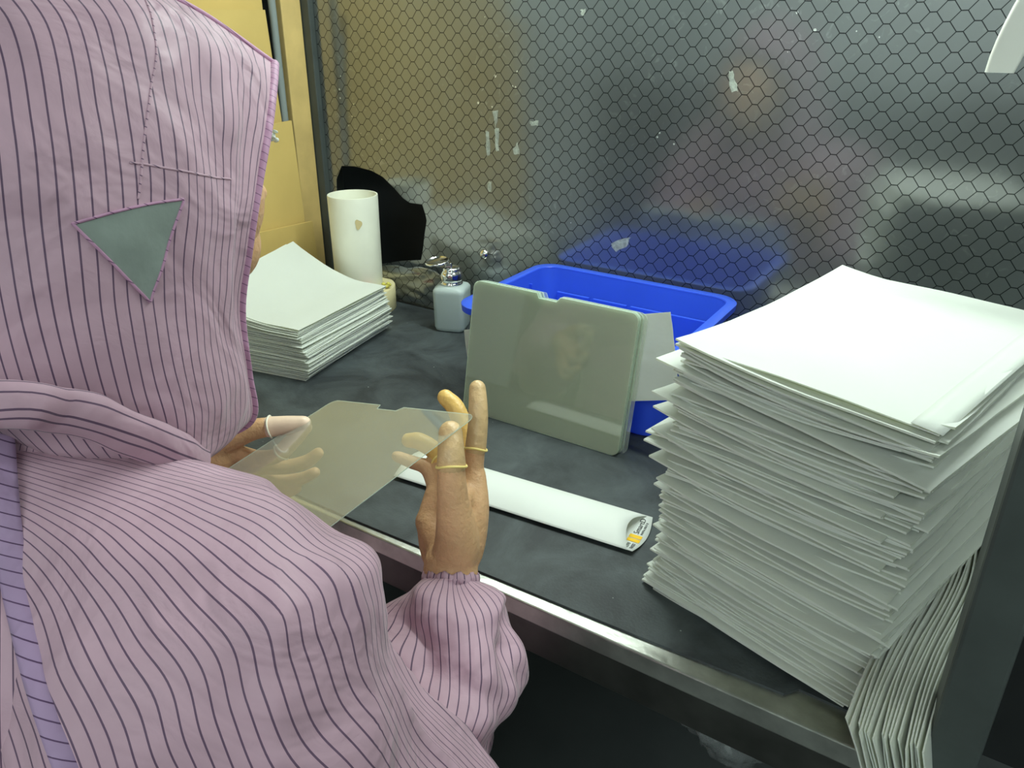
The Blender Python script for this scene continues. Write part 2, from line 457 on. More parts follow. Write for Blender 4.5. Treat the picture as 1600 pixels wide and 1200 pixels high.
# ---------------------------------------------------------------- gridded curtain at the back
curtain = thing('grid_curtain', 'dark glossy vinyl curtain printed with a black hexagon net, torn at lower left', 'curtain', (-.5, 1.255, .75))
CI = Matrix.Translation((.5, -1.255, -.75))
def cpart(o):
    o.parent = curtain; o.matrix_parent_inverse = CI
    return o
HOLE = [(-1.2402, 1.0350), (-1.1995, 1.0380), (-1.1508, 1.0332), (-1.1196, 1.0230), (-1.0896, 1.0025), (-1.0659, 0.9837), (-1.0478, 0.9763), (-1.0141, 0.9771), (-1.0061, 0.9552), (-1.0037, 0.9436), (-1.0114, 0.9109), (-1.0157, 0.8856), (-1.0235, 0.8542), (-1.0818, 0.8421), (-1.1427, 0.8252), (-1.1992, 0.8093), (-1.2354, 0.8005), (-1.2794, 0.7958), (-1.2755, 0.8991), (-1.2679, 0.9775), (-1.2598, 1.0035)]
SCRAPS = [[(-0.8347, 1.1769), (-0.8202, 1.1778), (-0.8230, 1.1570), (-0.8288, 1.1450)],
    [(-0.8288, 1.1438), (-0.8200, 1.1456), (-0.8198, 1.1044), (-0.8272, 1.1014)],
    [(-0.7864, 1.1132), (-0.7765, 1.1233), (-0.7733, 1.1025), (-0.7862, 1.0990)],
    [(-0.7520, 1.1617), (-0.7315, 1.1654), (-0.7326, 1.1563), (-0.7491, 1.1540)],
    [(-0.3895, 1.2603), (-0.3837, 1.2624), (-0.3773, 1.2460), (-0.3724, 1.2331), (-0.3813, 1.2308), (-0.3862, 1.2437)],
    [(-0.8495, 1.1376), (-0.8421, 1.1381), (-0.8407, 1.0942), (-0.8482, 1.0923)],
    [(-0.8469, 1.0408), (-0.8362, 1.0432), (-0.8377, 1.0231), (-0.8439, 1.0224)],
    [(-0.6559, 1.3475), (-0.6486, 1.3475), (-0.6481, 1.3388), (-0.6541, 1.3378)],
    [(-0.5710, 0.9598), (-0.5339, 0.9773), (-0.5386, 0.9587), (-0.5607, 0.9445)]]

bm = bmesh.new()
def loop(pts):
    vs = [bm.verts.new((x, 1.255, z)) for x, z in pts]
    return [bm.edges.new((vs[i], vs[(i + 1) % len(vs)])) for i in range(len(vs))]
hole_in = [(max(x, -1.262), z) for x, z in HOLE]
es = loop([(-1.282, .752), (.6, .752), (.6, 2.0), (-1.282, 2.0)]) + loop(hole_in)
bmesh.ops.triangle_fill(bm, edges=es, use_beauty=True)
o = cpart(obj('vinyl_sheet', bm, M_CURTAIN))
md = o.modifiers.new('thickness', 'SOLIDIFY'); md.thickness = .0012; md.offset = -1
# crumpled torn lip under the hole
bm = bmesh.new()
G = {}
for i in range(46):
    for j in range(18):
        u, v = i / 45, j / 17
        x = -1.20 + .30 * u; top = .825 + .028 * u + .006 * noise.noise(Vector((u * 9, 0, 3)))
        if u > .7: top -= (u - .7) * .12
        z = .753 + v * (top - .753)
        y = 1.244 - .012 * v * (1 - u) - .010 * abs(noise.noise(Vector((x * 14 + z * 20, z * 42, 1.7)))) * min(1, (1 - u) * 4) * min(1, 6 * u + .2)
        G[i, j] = bm.verts.new((x, y, z))
for i in range(45):
    for j in range(17):
        bm.faces.new((G[i, j], G[i + 1, j], G[i + 1, j + 1], G[i, j + 1]))
o = cpart(obj('torn_flap', bm, M_CURTAIN, smooth=True))
md = o.modifiers.new('thickness', 'SOLIDIFY'); md.thickness = .001
for s in SCRAPS:
    bm = bmesh.new()
    cx = sum(p[0] for p in s) / len(s); cz = sum(p[1] for p in s) / len(s)
    pts = []
    for i, (x, z) in enumerate(s):
        x2, z2 = s[(i + 1) % len(s)]
        for t in (0, .33, .66):
            pts.append((x + (x2 - x) * t + random.uniform(-.0016, .0016), z + (z2 - z) * t + random.uniform(-.0016, .0016)))
    vs = [bm.verts.new((x, 1.2536, z)) for x, z in pts]
    f = bm.faces.new(vs)
    e = bmesh.ops.extrude_face_region(bm, geom=[f])
    for v in e['geom']:
        if isinstance(v, bmesh.types.BMVert): v.co.y = 1.2547
    cpart(obj('tape_residue', bm, M_TAPESCRAP))
bm = bmesh.new()
lathe(bm, [(.0001, .008), (.005, .0076), (.009, .005), (.0105, .001), (.0105, 0)], 24)
o = cpart(obj('dome_bolt', bm, M_CHROME, smooth=True, label='small chrome dome bolt'))
o.matrix_parent_inverse = CI @ Matrix.Translation((-.855, 1.2538, .894)) @ Matrix.Rotation(R(90), 4, 'X')

# ---------------------------------------------------------------- cardboard at the left end
def sheet_x(name, pts, th, mat, label, cat, group=None):
    """upright board facing +x; pts are (x, y, z) of its face corners"""
    bm = bmesh.new()
    a = [bm.verts.new(p) for p in pts]; b = [bm.verts.new((p[0] - th, p[1], p[2])) for p in pts]
    bm.faces.new(a); bm.faces.new(b[::-1])
    for i in range(len(pts)):
        j = (i + 1) % len(pts)
        bm.faces.new((a[i], b[i], b[j], a[j]))
    return tag(obj(name, bm, mat), label, cat, group)
sheet_x('cardboard_panel', [(-1.318, .45, 1.30), (-1.318, 1.150, 1.30), (-1.318, 1.150, 1.95), (-1.318, .45, 1.95)], .005, M_CARD, 'topmost cardboard panel at the left end, cut off by the photo edge', 'cardboard')
sheet_x('cardboard_panel', [(-1.296, .40, 1.09), (-1.306, 1.157, 1.10), (-1.300, 1.140, 1.345), (-1.296, .40, 1.335)], .005, M_CARD, 'large cardboard panel beside the grey conduit, second from the top', 'cardboard')
sheet_x('cardboard_panel', [(-1.286, .40, .86), (-1.292, 1.178, .865), (-1.290, 1.168, 1.135), (-1.284, .40, 1.10)], .005, M_CARD, 'cardboard panel just below the conduit end, behind the hood edge', 'cardboard')
sheet_x('cardboard_panel', [(-1.272, .40, .751), (-1.279, 1.196, .751), (-1.280, 1.188, .918), (-1.272, .40, .945)], .005, M_CARD, 'lowest cardboard panel standing behind the low stack of white sleeves', 'cardboard')
bm = bmesh.new(); box(bm, -1.325, -1.303, 1.185, 1.238, .751, 2.0, bevel=.002)
tag(obj('wooden_batten', bm, M_WOOD), 'tall pale wooden batten between the cardboard and the grey corner post', 'batten')
bm = bmesh.new(); lathe(bm, [(.0075, 0), (.0075, .87)], 20, (-1.309, 1.167, 1.13))
tag(obj('conduit', bm, M_CONDUIT, smooth=False), 'thin grey pipe running down between cardboard and wooden batten', 'pipe')

# ---------------------------------------------------------------- tube, tape roll, bottle
bm = bmesh.new()
tube_c = (-1.128, 1.165, 0)
lathe(bm, [(.046, .752), (.0505, .765), (.0515, .85), (.0525, .997), (.0520, .9995), (.0490, .9995), (.0485, .997), (.045, .76)], 56, tube_c, closed=True)
o = tag(obj('plastic_tube', bm, M_TUBE, smooth=True), 'tall off-white stained plastic tube standing upright in the back corner', 'tube')
o.modifiers.new('edge', 'EDGE_SPLIT').split_angle = R(50)
def stain(parent, ang, z, r1, r2, rr, mat):
    bm = bmesh.new()
    vs = []
    for k in range(18):
        t = 2 * math.pi * k / 18
        q = 1 + .18 * math.sin(3 * t + 1)
        a = ang + rr * q * math.cos(t) / .0525
        zz = z + r2 * q * math.sin(t)
        vs.append(bm.verts.new((tube_c[0] + r1 * math.cos(a), tube_c[1] + r1 * math.sin(a), zz)))
    bm.faces.new(vs)
    return obj('stain', bm, mat, parent)
M_STAIN = plain('tan_stain', lin(206, 188, 138), .6)
stain(o, R(-38), .948, .0530, .010, .007, M_STAIN)
bm = bmesh.new()
lathe(bm, [(.0545, .750), (.0545, .800), (.056, .8015), (.0765, .8015), (.078, .799), (.078, .7515), (.0768, .750)], 64, tube_c, closed=True)
o = tag(obj('tape_roll', bm, M_TAPE, smooth=True), 'thick cream roll of tape around the foot of the plastic tube', 'tape roll')
o.modifiers.new('edge', 'EDGE_SPLIT').split_angle = R(50)
bm = bmesh.new(); box(bm, -1.086, -1.062, 1.128, 1.150, .8015, .815, bevel=.002)
tag(obj('red_label_tag', bm, M_RED), 'small red scrap tucked on the cream tape roll', 'scrap')
bm = bmesh.new()
for k in range(7):
    ellipsoid(bm, (-1.0665 + random.uniform(-.009, .009), 1.182 + random.uniform(-.006, .006), .8055 + random.uniform(0, .008)), (.005, .004, .004), u=8, v=6)
tag(obj('yellow_scrap', bm, M_YELLOW, smooth=True), 'crumpled yellow scrap on top of the cream tape roll', 'scrap')

bottle = thing('pump_bottle', 'milky square solvent bottle with chrome pump top beside the blue bin', 'bottle', (-.884, 1.178, .750), (0, 0, R(20)))
bottle.scale = (1.05, 1.05, 1.17)
def rrect(hx, hy, r, n=6):
    pts = []
    for cx, cy, a0 in ((hx - r, hy - r, 0), (-hx + r, hy - r, 90), (-hx + r, -hy + r, 180), (hx - r, -hy + r, 270)):
        for k in range(n + 1):
            a = R(a0 + 90 * k / n)
            pts.append((cx + r * math.cos(a), cy + r * math.sin(a)))
    return pts
def loft_rrect(bm, sections, cap0=True, cap1=True, n=6):
    rows = []
    for hx, hy, r, z, cx, cy in sections:
        rows.append([bm.verts.new((cx + x, cy + y, z)) for x, y in rrect(hx, hy, r, n)])
    for a, b in zip(rows, rows[1:]):
        for k in range(len(a)):
            j = (k + 1) % len(a)
            bm.faces.new((a[k], a[j], b[j], b[k]))
    if cap0: bm.faces.new(rows[0][::-1])
    if cap1: bm.faces.new(rows[-1])
bm = bmesh.new()
loft_rrect(bm, [(.024, .024, .008, 0, 0, 0), (.028, .028, .010, .002, 0, 0), (.0300, .0300, .010, .008, 0, 0), (.0315, .0315, .010, .070, 0, 0), (.0315, .0315, .011, .074, 0, 0), (.029, .029, .013, .0785, 0, 0), (.023, .023, .017, .081, 0, 0), (.016, .016, .0158, .082, 0, 0)])
obj('bottle_body', bm, M_BOTTLE, bottle, smooth=True)
bm = bmesh.new()
lathe(bm, [(.0210, .0815), (.0218, .0840), (.0196, .0855), (.0190, .088), (.0198, .089), (.0212, .092), (.0212, .1000), (.0190, .1045), (.0165, .107), (.0172, .1095), (.014, .112), (.003, .1125)], 36)
obj('pump_head', bm, M_CHROME, bottle, smooth=True, label='chrome pump head')
bm = bmesh.new()
lathe(bm, [(.0172, 0), (.0178, .0008), (.0178, .0022), (.0170, .0030), (.0160, .0030), (.0155, .0022), (.001, .0018)], 36)
bmesh.ops.transform(bm, matrix=Matrix.Translation((-.0255, -.008, .1200)) @ Matrix.Scale(1.32, 4) @ Matrix.Rotation(R(-5), 4, 'Y') @ Matrix.Rotation(R(6), 4, 'X'), verts=bm.verts)
lid = obj('flip_lid', bm, M_CHROME, bottle, smooth=True)
bm = bmesh.new(); box(bm, -.010, .002, -.006, .002, .108, .120, bevel=.001)
obj('hinge', bm, M_CHROME, lid)

# ---------------------------------------------------------------- blue bin
tote = thing('storage_bin', 'open blue plastic storage bin against the back curtain', 'bin', (-.5085, 1.0875, .7502))
BW, BD, BH = .1845, .139, .157
bm = bmesh.new()
loft_rrect(bm, [(BW - .019, BD - .019, .03, .0, 0, 0), (BW - .014, BD - .014, .032, .004, 0, 0), (BW - .0015, BD - .0015, .034, BH - .004, 0, 0), (BW, BD, .034, BH - .003, 0, 0), (BW, BD, .034, BH - .0005, 0, 0), (BW - .004, BD - .004, .030, BH - .0005, 0, 0),
                (BW - .017, BD - .017, .028, .007, 0, 0), (BW - .022, BD - .022, .026, .004, 0, 0)], n=8)
o = obj('bin_body', bm, M_BLUE, tote, smooth=True); o.modifiers.new('edge', 'EDGE_SPLIT').split_angle = R(40)
bm = bmesh.new()
loft_rrect(bm, [(BW - .003, BD - .003, .032, BH - .012, 0, 0), (BW + .0115, BD + .0115, .042, BH - .012, 0, 0), (BW + .0125, BD + .0125, .043, BH - .001, 0, 0), (BW + .011, BD + .011, .041, BH, 0, 0), (BW - .003, BD - .003, .031, BH, 0, 0), (BW - .0045, BD - .0045, .030, BH - .002, 0, 0)], cap0=False, cap1=False, n=8)
o = obj('rim', bm, M_BLUE, tote, smooth=True); o.modifiers.new('edge', 'EDGE_SPLIT').split_angle = R(40)
def rib(x0, x1, y0, y1, z0, z1):
    bm = bmesh.new(); box(bm, x0, x1, y0, y1, z0, z1, bevel=.0008)
    obj('rib', bm, M_BLUE, tote)
for x in (-.12, -.06, 0, .06, .12):
    rib(x - .0015, x + .0015, -BD - .001, -BD + .012, .02, BH - .02)
for y in (-.07, 0, .07):
    rib(-BW - .001, -BW + .012, y - .0015, y + .0015, .02, BH - .02)
rib(-BW - .001, -BW + .012, -BD + .03, BD - .03, .088, .092)
# faint raised panels on the inside of the back and right walls
for x in (-.115, -.038, .038, .115):
    rib(x - .034, x + .034, BD - .0165, BD - .0110, .03, BH - .045)
for y in (-.06, .02):
    rib(BW - .0165, BW - .0110, y - .034, y + .034, .03, BH - .045)

# ---------------------------------------------------------------- clear protectors
def protector_outline(W, H, n0, n1, r=.012, d=.0075):
    """long edge along +x at y=H holds a shallow notch"""
    pts = []
    def arc(cx, cy, a0):
        for k in range(7):
            a = R(a0 + 15 * k); pts.append((cx + r * math.cos(a), cy + r * math.sin(a)))
    arc(W - r, r, -90); arc(W - r, H - r, 0)
    pts.extend([(n1 + .006, H), (n1, H - d), (n0, H - d), (n0 - .004, H)])
    arc(r, H - r, 90); arc(r, r, 180)
    return pts
def protector_mesh(W, H, th, n0, n1):
    bm = bmesh.new()
    prism(bm, protector_outline(W, H, n0, n1), 0, th)
    bmesh.ops.recalc_face_normals(bm, faces=bm.faces)
    for f in bm.faces:
        if abs(f.normal.z) < .5: f.material_index = 1
    me = bpy.data.meshes.new('protector'); bm.to_mesh(me); bm.free()
    return me
LEAN = R(10)
pm = protector_mesh(.279, .2145, .00105, .118, .148); pm.materials.append(M_GLASS_STACK); pm.materials.append(M_EDGE)
NP = 14
for k in range(NP):
    o = bpy.data.objects.new('screen_protector', pm); C.objects.link(o)
    t = k * .00114
    jx = random.uniform(-.0010, .0010) + (.0025 if k > 10 else 0); jz = random.uniform(0, .0012)
    if k == NP - 1: jx += .006
    # local x along bench, local y up the sheet, local z towards the viewer (front)
    M = Matrix.Translation((-.6495 + jx, .886, .7504)) @ Matrix.Rotation(R(90) - LEAN, 4, 'X')
    o.matrix_world = M @ Matrix.Translation((0, jz, -t - .00105))
    if k == 0:
        tag(o, 'frontmost clear screen protector of the block leaning on the blue bin', 'screen protector', 'screen protectors leaning on the bin')
    elif k == NP - 1:
        tag(o, 'rearmost clear screen protector of the leaning block, shifted right next to the white envelope', 'screen protector', 'screen protectors leaning on the bin')
    else:
        tag(o, 'clear screen protector in the middle of the block leaning on the blue bin', 'screen protector', 'screen protectors leaning on the bin')

# sheet in the hands
A = Vector((-.354, .506, .993)); B = Vector((-.613, .574, .908)); D = Vector((-.392, .300, .945))
ex = (A - B).normalized(); ey = (A - D); ey = (ey - ex * ey.dot(ex)).normalized(); ez = ex.cross(ey)
hm = protector_mesh(.281, .215, .0007, .112, .150); hm.materials.append(M_GLASS); hm.materials.append(M_EDGE)
M_ = Matrix((ex, ey, ez)).transposed().to_4x4()
M_.translation = B + (A - B).normalized() * ((A - B).length - .281) / 2 - ey * .215
o = bpy.data.objects.new('screen_protector', hm); C.objects.link(o); o.matrix_world = M_
tag(o, 'clear glass screen protector held up between the worker\'s two hands', 'screen protector')

# ---------------------------------------------------------------- paper envelopes
def envelope_mesh(name, W, L, seed, thick=.0030, sag=.004, curl=.004, nx=12, ny=14, base=None, ed=.0011):
    """puffed flat envelope: x in [0,W], y in [0,L]; z=0 at rest"""
    rnd = random.Random(seed)
    c = [rnd.uniform(-.35, 1) * curl for _ in range(4)]
    off = Vector((rnd.uniform(0, 50), rnd.uniform(0, 50), 0))
    bm = bmesh.new()
    top, bot = {}, {}
    for i in range(nx + 1):
        for j in range(ny + 1):
            u, v = i / nx, j / ny
            th = ed + (thick - ed) * (1 - abs(2 * u - 1) ** 5) * (1 - abs(2 * v - 1) ** 6)
            z = -sag * (2 * v - 1) ** 2 * .5 - sag * .5 * (2 * u - 1) ** 2
            for q, (cu, cv) in enumerate(((0, 0), (1, 0), (0, 1), (1, 1))):
                d = math.hypot(u - cu, (v - cv) * 1.2)
                z += c[q] * max(0, 1 - d / .55) ** 2
            z += .0012 * noise.noise(off + Vector((u * 2.6, v * 3.2, 0)))
            if base: z += base(u, v)
            ex_ = .0012 * noise.noise(off + Vector((u * 5, v * 5, 9)))
            x, y = u * W + ex_, v * L + ex_
            top[i, j] = bm.verts.new((x, y, z + th / 2))
            if 0 < i < nx and 0 < j < ny: bot[i, j] = bm.verts.new((x, y, z - th / 2))
            else: bot[i, j] = bm.verts.new((x, y, z - th / 2 - .0001))
    for i in range(nx):
        for j in range(ny):
            bm.faces.new((top[i, j], top[i + 1, j], top[i + 1, j + 1], top[i, j + 1]))
            bm.faces.new((bot[i, j], bot[i, j + 1], bot[i + 1, j + 1], bot[i + 1, j]))
    for i in range(nx):
        bm.faces.new((top[i, 0], bot[i, 0], bot[i + 1, 0], top[i + 1, 0])); bm.faces.new((top[i, ny], top[i + 1, ny], bot[i + 1, ny], bot[i, ny]))
    for j in range(ny):
        bm.faces.new((top[0, j], top[0, j + 1], bot[0, j + 1], bot[0, j])); bm.faces.new((top[nx, j], bot[nx, j], bot[nx, j + 1], top[nx, j + 1]))
    bmesh.ops.recalc_face_normals(bm, faces=bm.faces)
    rimv = {g[i, j] for g in (top, bot) for i in range(nx + 1) for j in range(ny + 1) if i in (0, nx) or j in (0, ny)}
    bmesh.ops.split_edges(bm, edges=[e for e in bm.edges if e.verts[0] in rimv and e.verts[1] in rimv])
    me = bpy.data.meshes.new(name); bm.to_mesh(me); bm.free()
    for p in me.polygons: p.use_smooth = True
    me.materials.append(M_GLASSINE)
    return me

def place_mesh(name, me, M, label, cat, group=None):
    o = bpy.data.objects.new(name, me); C.objects.link(o); o.matrix_world = M
    return tag(o, label, cat, group)

rs = random.Random(11)
NS = 104
EW, EL = .238, .350
variants = [envelope_mesh('envelope', EW, EL, 100 + k, thick=.0027, sag=.004, curl=.013, ed=.0019) for k in range(14)]
z = .7545
for k in range(NS):
    f = k / (NS - 1)
    big = (.50 < f < .93 and rs.random() < .26)
    dx = (.003 if f > .12 else -.013 + .016 * f / .12) + rs.gauss(0, .0045 if f > .1 else .002) - (rs.uniform(.014, .030) if big else 0)
    dy = rs.gauss(0, .004) - (rs.uniform(0, .006) if big else 0)
    rz = R(-14.8 + rs.gauss(0, 1.5) + (rs.uniform(-3, 3) if big else 0))
    bulge = .010 * math.sin(f * math.pi)
    tilt_x = R(rs.gauss(0, .35) + 1.0 * math.sin(f * 9)); tilt_y = R(rs.gauss(0, .45) + .9 * math.sin(f * 7 + 1))
    if k == 0: tilt_x = tilt_y = 0
    me = rs.choice(variants)
    if k == NS - 1:
        me = envelope_mesh('envelope', EW, .362, 300, thick=.0013, sag=.004, curl=.003, nx=20, ny=24); dx = dy = 0; rz = R(-14.8); tilt_x = tilt_y = 0
    M = Matrix.Translation((-.218 + dx * .97, .650 + bulge * -.2 + dy, z)) @ Matrix.Rotation(rz, 4, 'Z') @ Matrix.Translation((EW / 2, EL / 2, 0)) @ Matrix.Rotation(tilt_x, 4, 'X') @ Matrix.Rotation(tilt_y, 4, 'Y') @ Matrix.Translation((-EW / 2, -EL / 2, 0))
    lab = 'white paper envelope in the body of the tall stack on the right of the bench'
    if k == NS - 1: lab = 'topmost white envelope, lying flat on the tall stack'
    if k == 0: lab = 'lowest white envelope of the tall stack, lying on the black mat'
    o = place_mesh('envelope', me, M, lab, 'envelope', 'envelopes in the tall stack')
    z += .00287
    if k == NS - 1:
        # the folded seam along the right side of the top envelope
        bm = bmesh.new()
        g = {}
        for i in range(4):
            for j in range(15):
                u = (EW - .022 + .024 * i / 3); v = .368 * j / 14
                uu, vv = u / EW, j / 14
                zz = -.002 * (2 * vv - 1) ** 2 - .002 * (2 * uu - 1) ** 2 + .0012 - .0010 * (i / 3)
                g[i, j] = bm.verts.new((u, v, zz + .0006))
        for i in range(3):
            for j in range(14):
                bm.faces.new((g[i, j], g[i + 1, j], g[i + 1, j + 1], g[i, j + 1]))
        fl = obj('flap', bm, M_GLASSINE, o, smooth=True)
        fl.modifiers.new('thickness', 'SOLIDIFY').thickness = .0004

# white sleeves standing on their long edge, leaning left against the tall stack
el = Vector((.105, .995, .0)).normalized()
sv = [envelope_mesh('paper_sleeve', .080, .325, 500 + k, thick=.0024, sag=.003, curl=.004, nx=8, ny=16, base=lambda u, v: .004 * math.sin(v * math.pi * 2)) for k in range(5)]
def stand(me, bx, by, tx, lab, grp, lift=0.0):
    """bottom edge starts at (bx, by); the top edge is shifted by tx in x"""
    ew = Vector((tx, -.004, math.sqrt(max(1e-6, .076 ** 2 - tx * tx)))).normalized()
    ew = (ew - el * ew.dot(el)).normalized()
    Mx = Matrix((ew, el, ew.cross(el))).transposed().to_4x4()
    Mx.translation = (bx, by, .7520 + lift)
    place_mesh('paper_sleeve', me, Mx, lab, 'paper sleeve', grp)
for k in range(17):
    f = k / 16
    lab = 'white paper sleeve standing in the near bunch between the tall stack and the dark upright'
    if k == 0: lab = 'leftmost white sleeve of the near standing bunch, touching the tall stack'
    if k == 16: lab = 'rightmost white sleeve of the near standing bunch, its lit side turned to the dark upright'
    stand(sv[k % 5], .036 + .0026 * k + rs.uniform(-.0006, .0006), .495 + .004 * f + rs.uniform(-.007, .007), -.032 + .012 * f, lab, 'white sleeves standing beside the tall stack')
for k in range(9):
    f = k / 8
    lab = 'white paper sleeve standing in the far bunch behind the dark upright'
    stand(sv[(k * 2) % 5], .083 + .0028 * k + rs.uniform(-.0006, .0006), .790 + rs.uniform(-.006, .006), -.030 + .012 * f, lab, 'far white sleeves standing behind the upright')

# envelope behind the protectors, leaning on the bin
pe = envelope_mesh('envelope', .355, .125, 41, thick=.002, sag=.001, curl=.002)
place_mesh('envelope', pe, Matrix.Translation((-.640, .9065, .7525)) @ Matrix.Rotation(R(80), 4, 'X') @ Matrix.Rotation(R(16), 4, 'Z'), 'white envelope wedged between the clear protectors and the blue bin', 'envelope')

# low stack of sleeves at left
NL = 44
SW, SL = .225, .276
def curl_top(amount):
    return lambda u, v: amount * (max(0, .75 - u) / .75) ** 1.7 * (.55 + .45 * v)
lv = [envelope_mesh('paper_sleeve', SW, SL, 700 + k, thick=.0018, sag=.0015, curl=.003) for k in range(8)]
tv = [envelope_mesh('paper_sleeve', SW, SL, 720 + k, thick=.0018, sag=.0005, curl=.002, base=curl_top(.050 + .004 * k)) for k in range(5)]
z = .752
for k in range(NL):
    me = lv[rs.randrange(8)] if k < NL - 5 else tv[k - (NL - 5)]
    f = k / (NL - 1)
    dx = rs.gauss(0, .002) + .010 * math.sin(f * 5); dy = rs.gauss(0, .002) + .006 * f
    rz = R(10.5 + rs.gauss(0, .5) - 2.0 * f)
    M = Matrix.Translation((-.945 + dx, .822 + dy, z)) @ Matrix.Rotation(rz, 4, 'Z') @ Matrix.Translation((-SW, 0, 0))
    lab = 'white paper sleeve in the low neat stack at left beside the hood'
    if k == NL - 1: lab = 'topmost curled white sleeve of the low stack at left'
    place_mesh('paper_sleeve', me, M, lab, 'paper sleeve', 'paper sleeves in the low left stack')
    z += .00205 if k < NL - 6 else .0024

# ---------------------------------------------------------------- open white sleeve with printed inside
sleeve = thing('product_sleeve', 'long white open-ended paper sleeve with yellow print inside, lying mid bench', 'sleeve', (-.262, .690, .7503), (0, 0, R(4.6)))
# local: +x towards the open printed end, x from -.345 to 0 ; y 0..0.078
SWD = .078
def sl_bottom(t): return .0012 + .004 * abs(2 * t - 1) ** 2.2
def sl_top(t): return .0052 + .0105 * (1 - abs(2 * t - 1) ** 2.0)
bm = bmesh.new()
n = 24; m_ = 20
def surf(fn, x0f, x1f, off=0.0):
    g = {}
    for i in range(m_ + 1):
        for j in range(n + 1):
            t = j / n
            x0, x1 = x0f(t), x1f(t)
            g[i, j] = bm.verts.new((x0 + (x1 - x0) * i / m_, t * SWD, fn(t) + off))
    for i in range(m_):
        for j in range(n):
            bm.faces.new((g[i, j], g[i + 1, j], g[i + 1, j + 1], g[i, j + 1]))
surf(sl_top, lambda t: -.345, lambda t: -.004 - .012 * math.sin(math.pi * t))
o = obj('top_panel', bm, M_WHITE_PAPER, sleeve, smooth=True); o.modifiers.new('thickness', 'SOLIDIFY').thickness = .0005
bm = bmesh.new()
surf(sl_bottom, lambda t: -.345, lambda t: .003 + .006 * math.sin(math.pi * t))
o = obj('printed_panel', bm, M_WHITE_PAPER, sleeve, smooth=True, label='printed inner panel with yellow bars and small black lettering'); o.modifiers.new('thickness', 'SOLIDIFY').thickness = .0005
panel = o
def on_panel(name, mesh_bm, mat):
    return obj(name, mesh_bm, mat, panel)
for (y0, y1) in ((.0215, .0285), (.0300, .0370)):
    bm = bmesh.new()
    a = []
    for i in range(2):
        for j in range(5):
            y = y0 + (y1 - y0) * j / 4; x = -.0120 + .0160 * i
            a.append(bm.verts.new((x, y, sl_bottom(y / SWD) + .0010)))
    for j in range(4): bm.faces.new((a[j], a[5 + j], a[6 + j], a[1 + j]))
    on_panel('yellow_bar', bm, M_PRINTYELLOW)
def text_mesh(s, size, x, y, z, rot):
    cu = bpy.data.curves.new('lettering', 'FONT'); cu.body = s; cu.size = size; cu.extrude = .00004
    t = bpy.data.objects.new('lettering', cu); C.objects.link(t)
    bpy.context.view_layer.update()
    me = bpy.data.meshes.new_from_object(t.evaluated_get(bpy.context.evaluated_depsgraph_get()))
    bpy.data.objects.remove(t); bpy.data.curves.remove(cu)
    me.transform(Matrix.Translation((x, y, 0)) @ Matrix.Rotation(rot, 4, 'Z'))
    for v in me.vertices: v.co.z += sl_bottom(min(1, max(0, v.co.y / SWD))) + .0011
    me.materials.clear(); me.materials.append(M_INK)
    ob = bpy.data.objects.new('lettering', me); C.objects.link(ob); ob.parent = panel
    return ob
text_mesh('SmartD', .0100, -.0026, .0395, 0, R(90))
def small_print(x0, x1, y0, y1, cells):
    """row of tiny illegible characters"""
    bm = bmesh.new()
    for c in range(cells):
        ya = y0 + (y1 - y0) * c / cells; yb = ya + (y1 - y0) / cells * .68
        for (fx0, fx1, fy0, fy1) in rs.sample([(0, .22, 0, 1), (.4, .6, .1, 1), (.78, 1, 0, .9), (0, 1, 0, .25), (0, .9, .75, 1), (.3, 1, .4, .6)], 4):
            p = [(x0 + (x1 - x0) * a, ya + (yb - ya) * b) for a, b in ((fx0, fy0), (fx1, fy0), (fx1, fy1), (fx0, fy1))]
            bm.faces.new([bm.verts.new((x, y, sl_bottom(y / SWD) + .0010)) for x, y in p])
    on_panel('small_print', bm, M_INK)
small_print(-.0005, .0022, .0400, .0660, 8)
small_print(-.0085, -.0045, .0045, .0185, 5)
small_print(-.0025, .0015, .0045, .0185, 4)

# ---------------------------------------------------------------- under the bench, top right
bm = bmesh.new()
bmesh.ops.create_icosphere(bm, subdivisions=5, radius=1)
for v in bm.verts:
    p = v.co.copy()
    q = 1 + .30 * noise.noise(p * 1.7) + .20 * (abs(noise.noise(p * 3.6 + Vector((3, 1, 2)))) - .2) + .10 * (abs(noise.noise(p * 8)) - .2)
    v.co = Vector((-.105 + p.x * .060 * q, .66 + p.y * .05 * q, .615 + p.z * .055 * q))
tag(obj('plastic_bag', bm, M_BAG, smooth=True), 'crumpled clear plastic bag hanging under the bench apron', 'bag')

lamp = thing('bench_lamp', 'white plastic lamp arm hanging down at the top right corner', 'lamp', (-.02, .93, 1.285))
bm = bmesh.new()
secs = []
for k in range(22):
    t = k / 21
    # arm sweeps up and to the right
    x = .0 + .13 * t ** 1.35; y = .02 * t; zz = .0 + .30 * t
    hw = .0125 + .006 * math.sin(math.pi * min(1, t * 1.6)) ; hd = .016 + .008 * t
    secs.append((hw, hd, .004, zz, x, y))
loft_rrect(bm, secs, n=4)
obj('lamp_arm', bm, M_WHITEPLASTIC, lamp, smooth=True).modifiers.new('edge', 'EDGE_SPLIT').split_angle = R(45)
bm = bmesh.new(); box(bm, -1.0, .24, .03, .17, .462, .492, bevel=.006)
box(bm, .055, .11, .0, .10, .29, .48, bevel=.004)
obj('lamp_head', bm, M_LAMPGLOW, lamp)

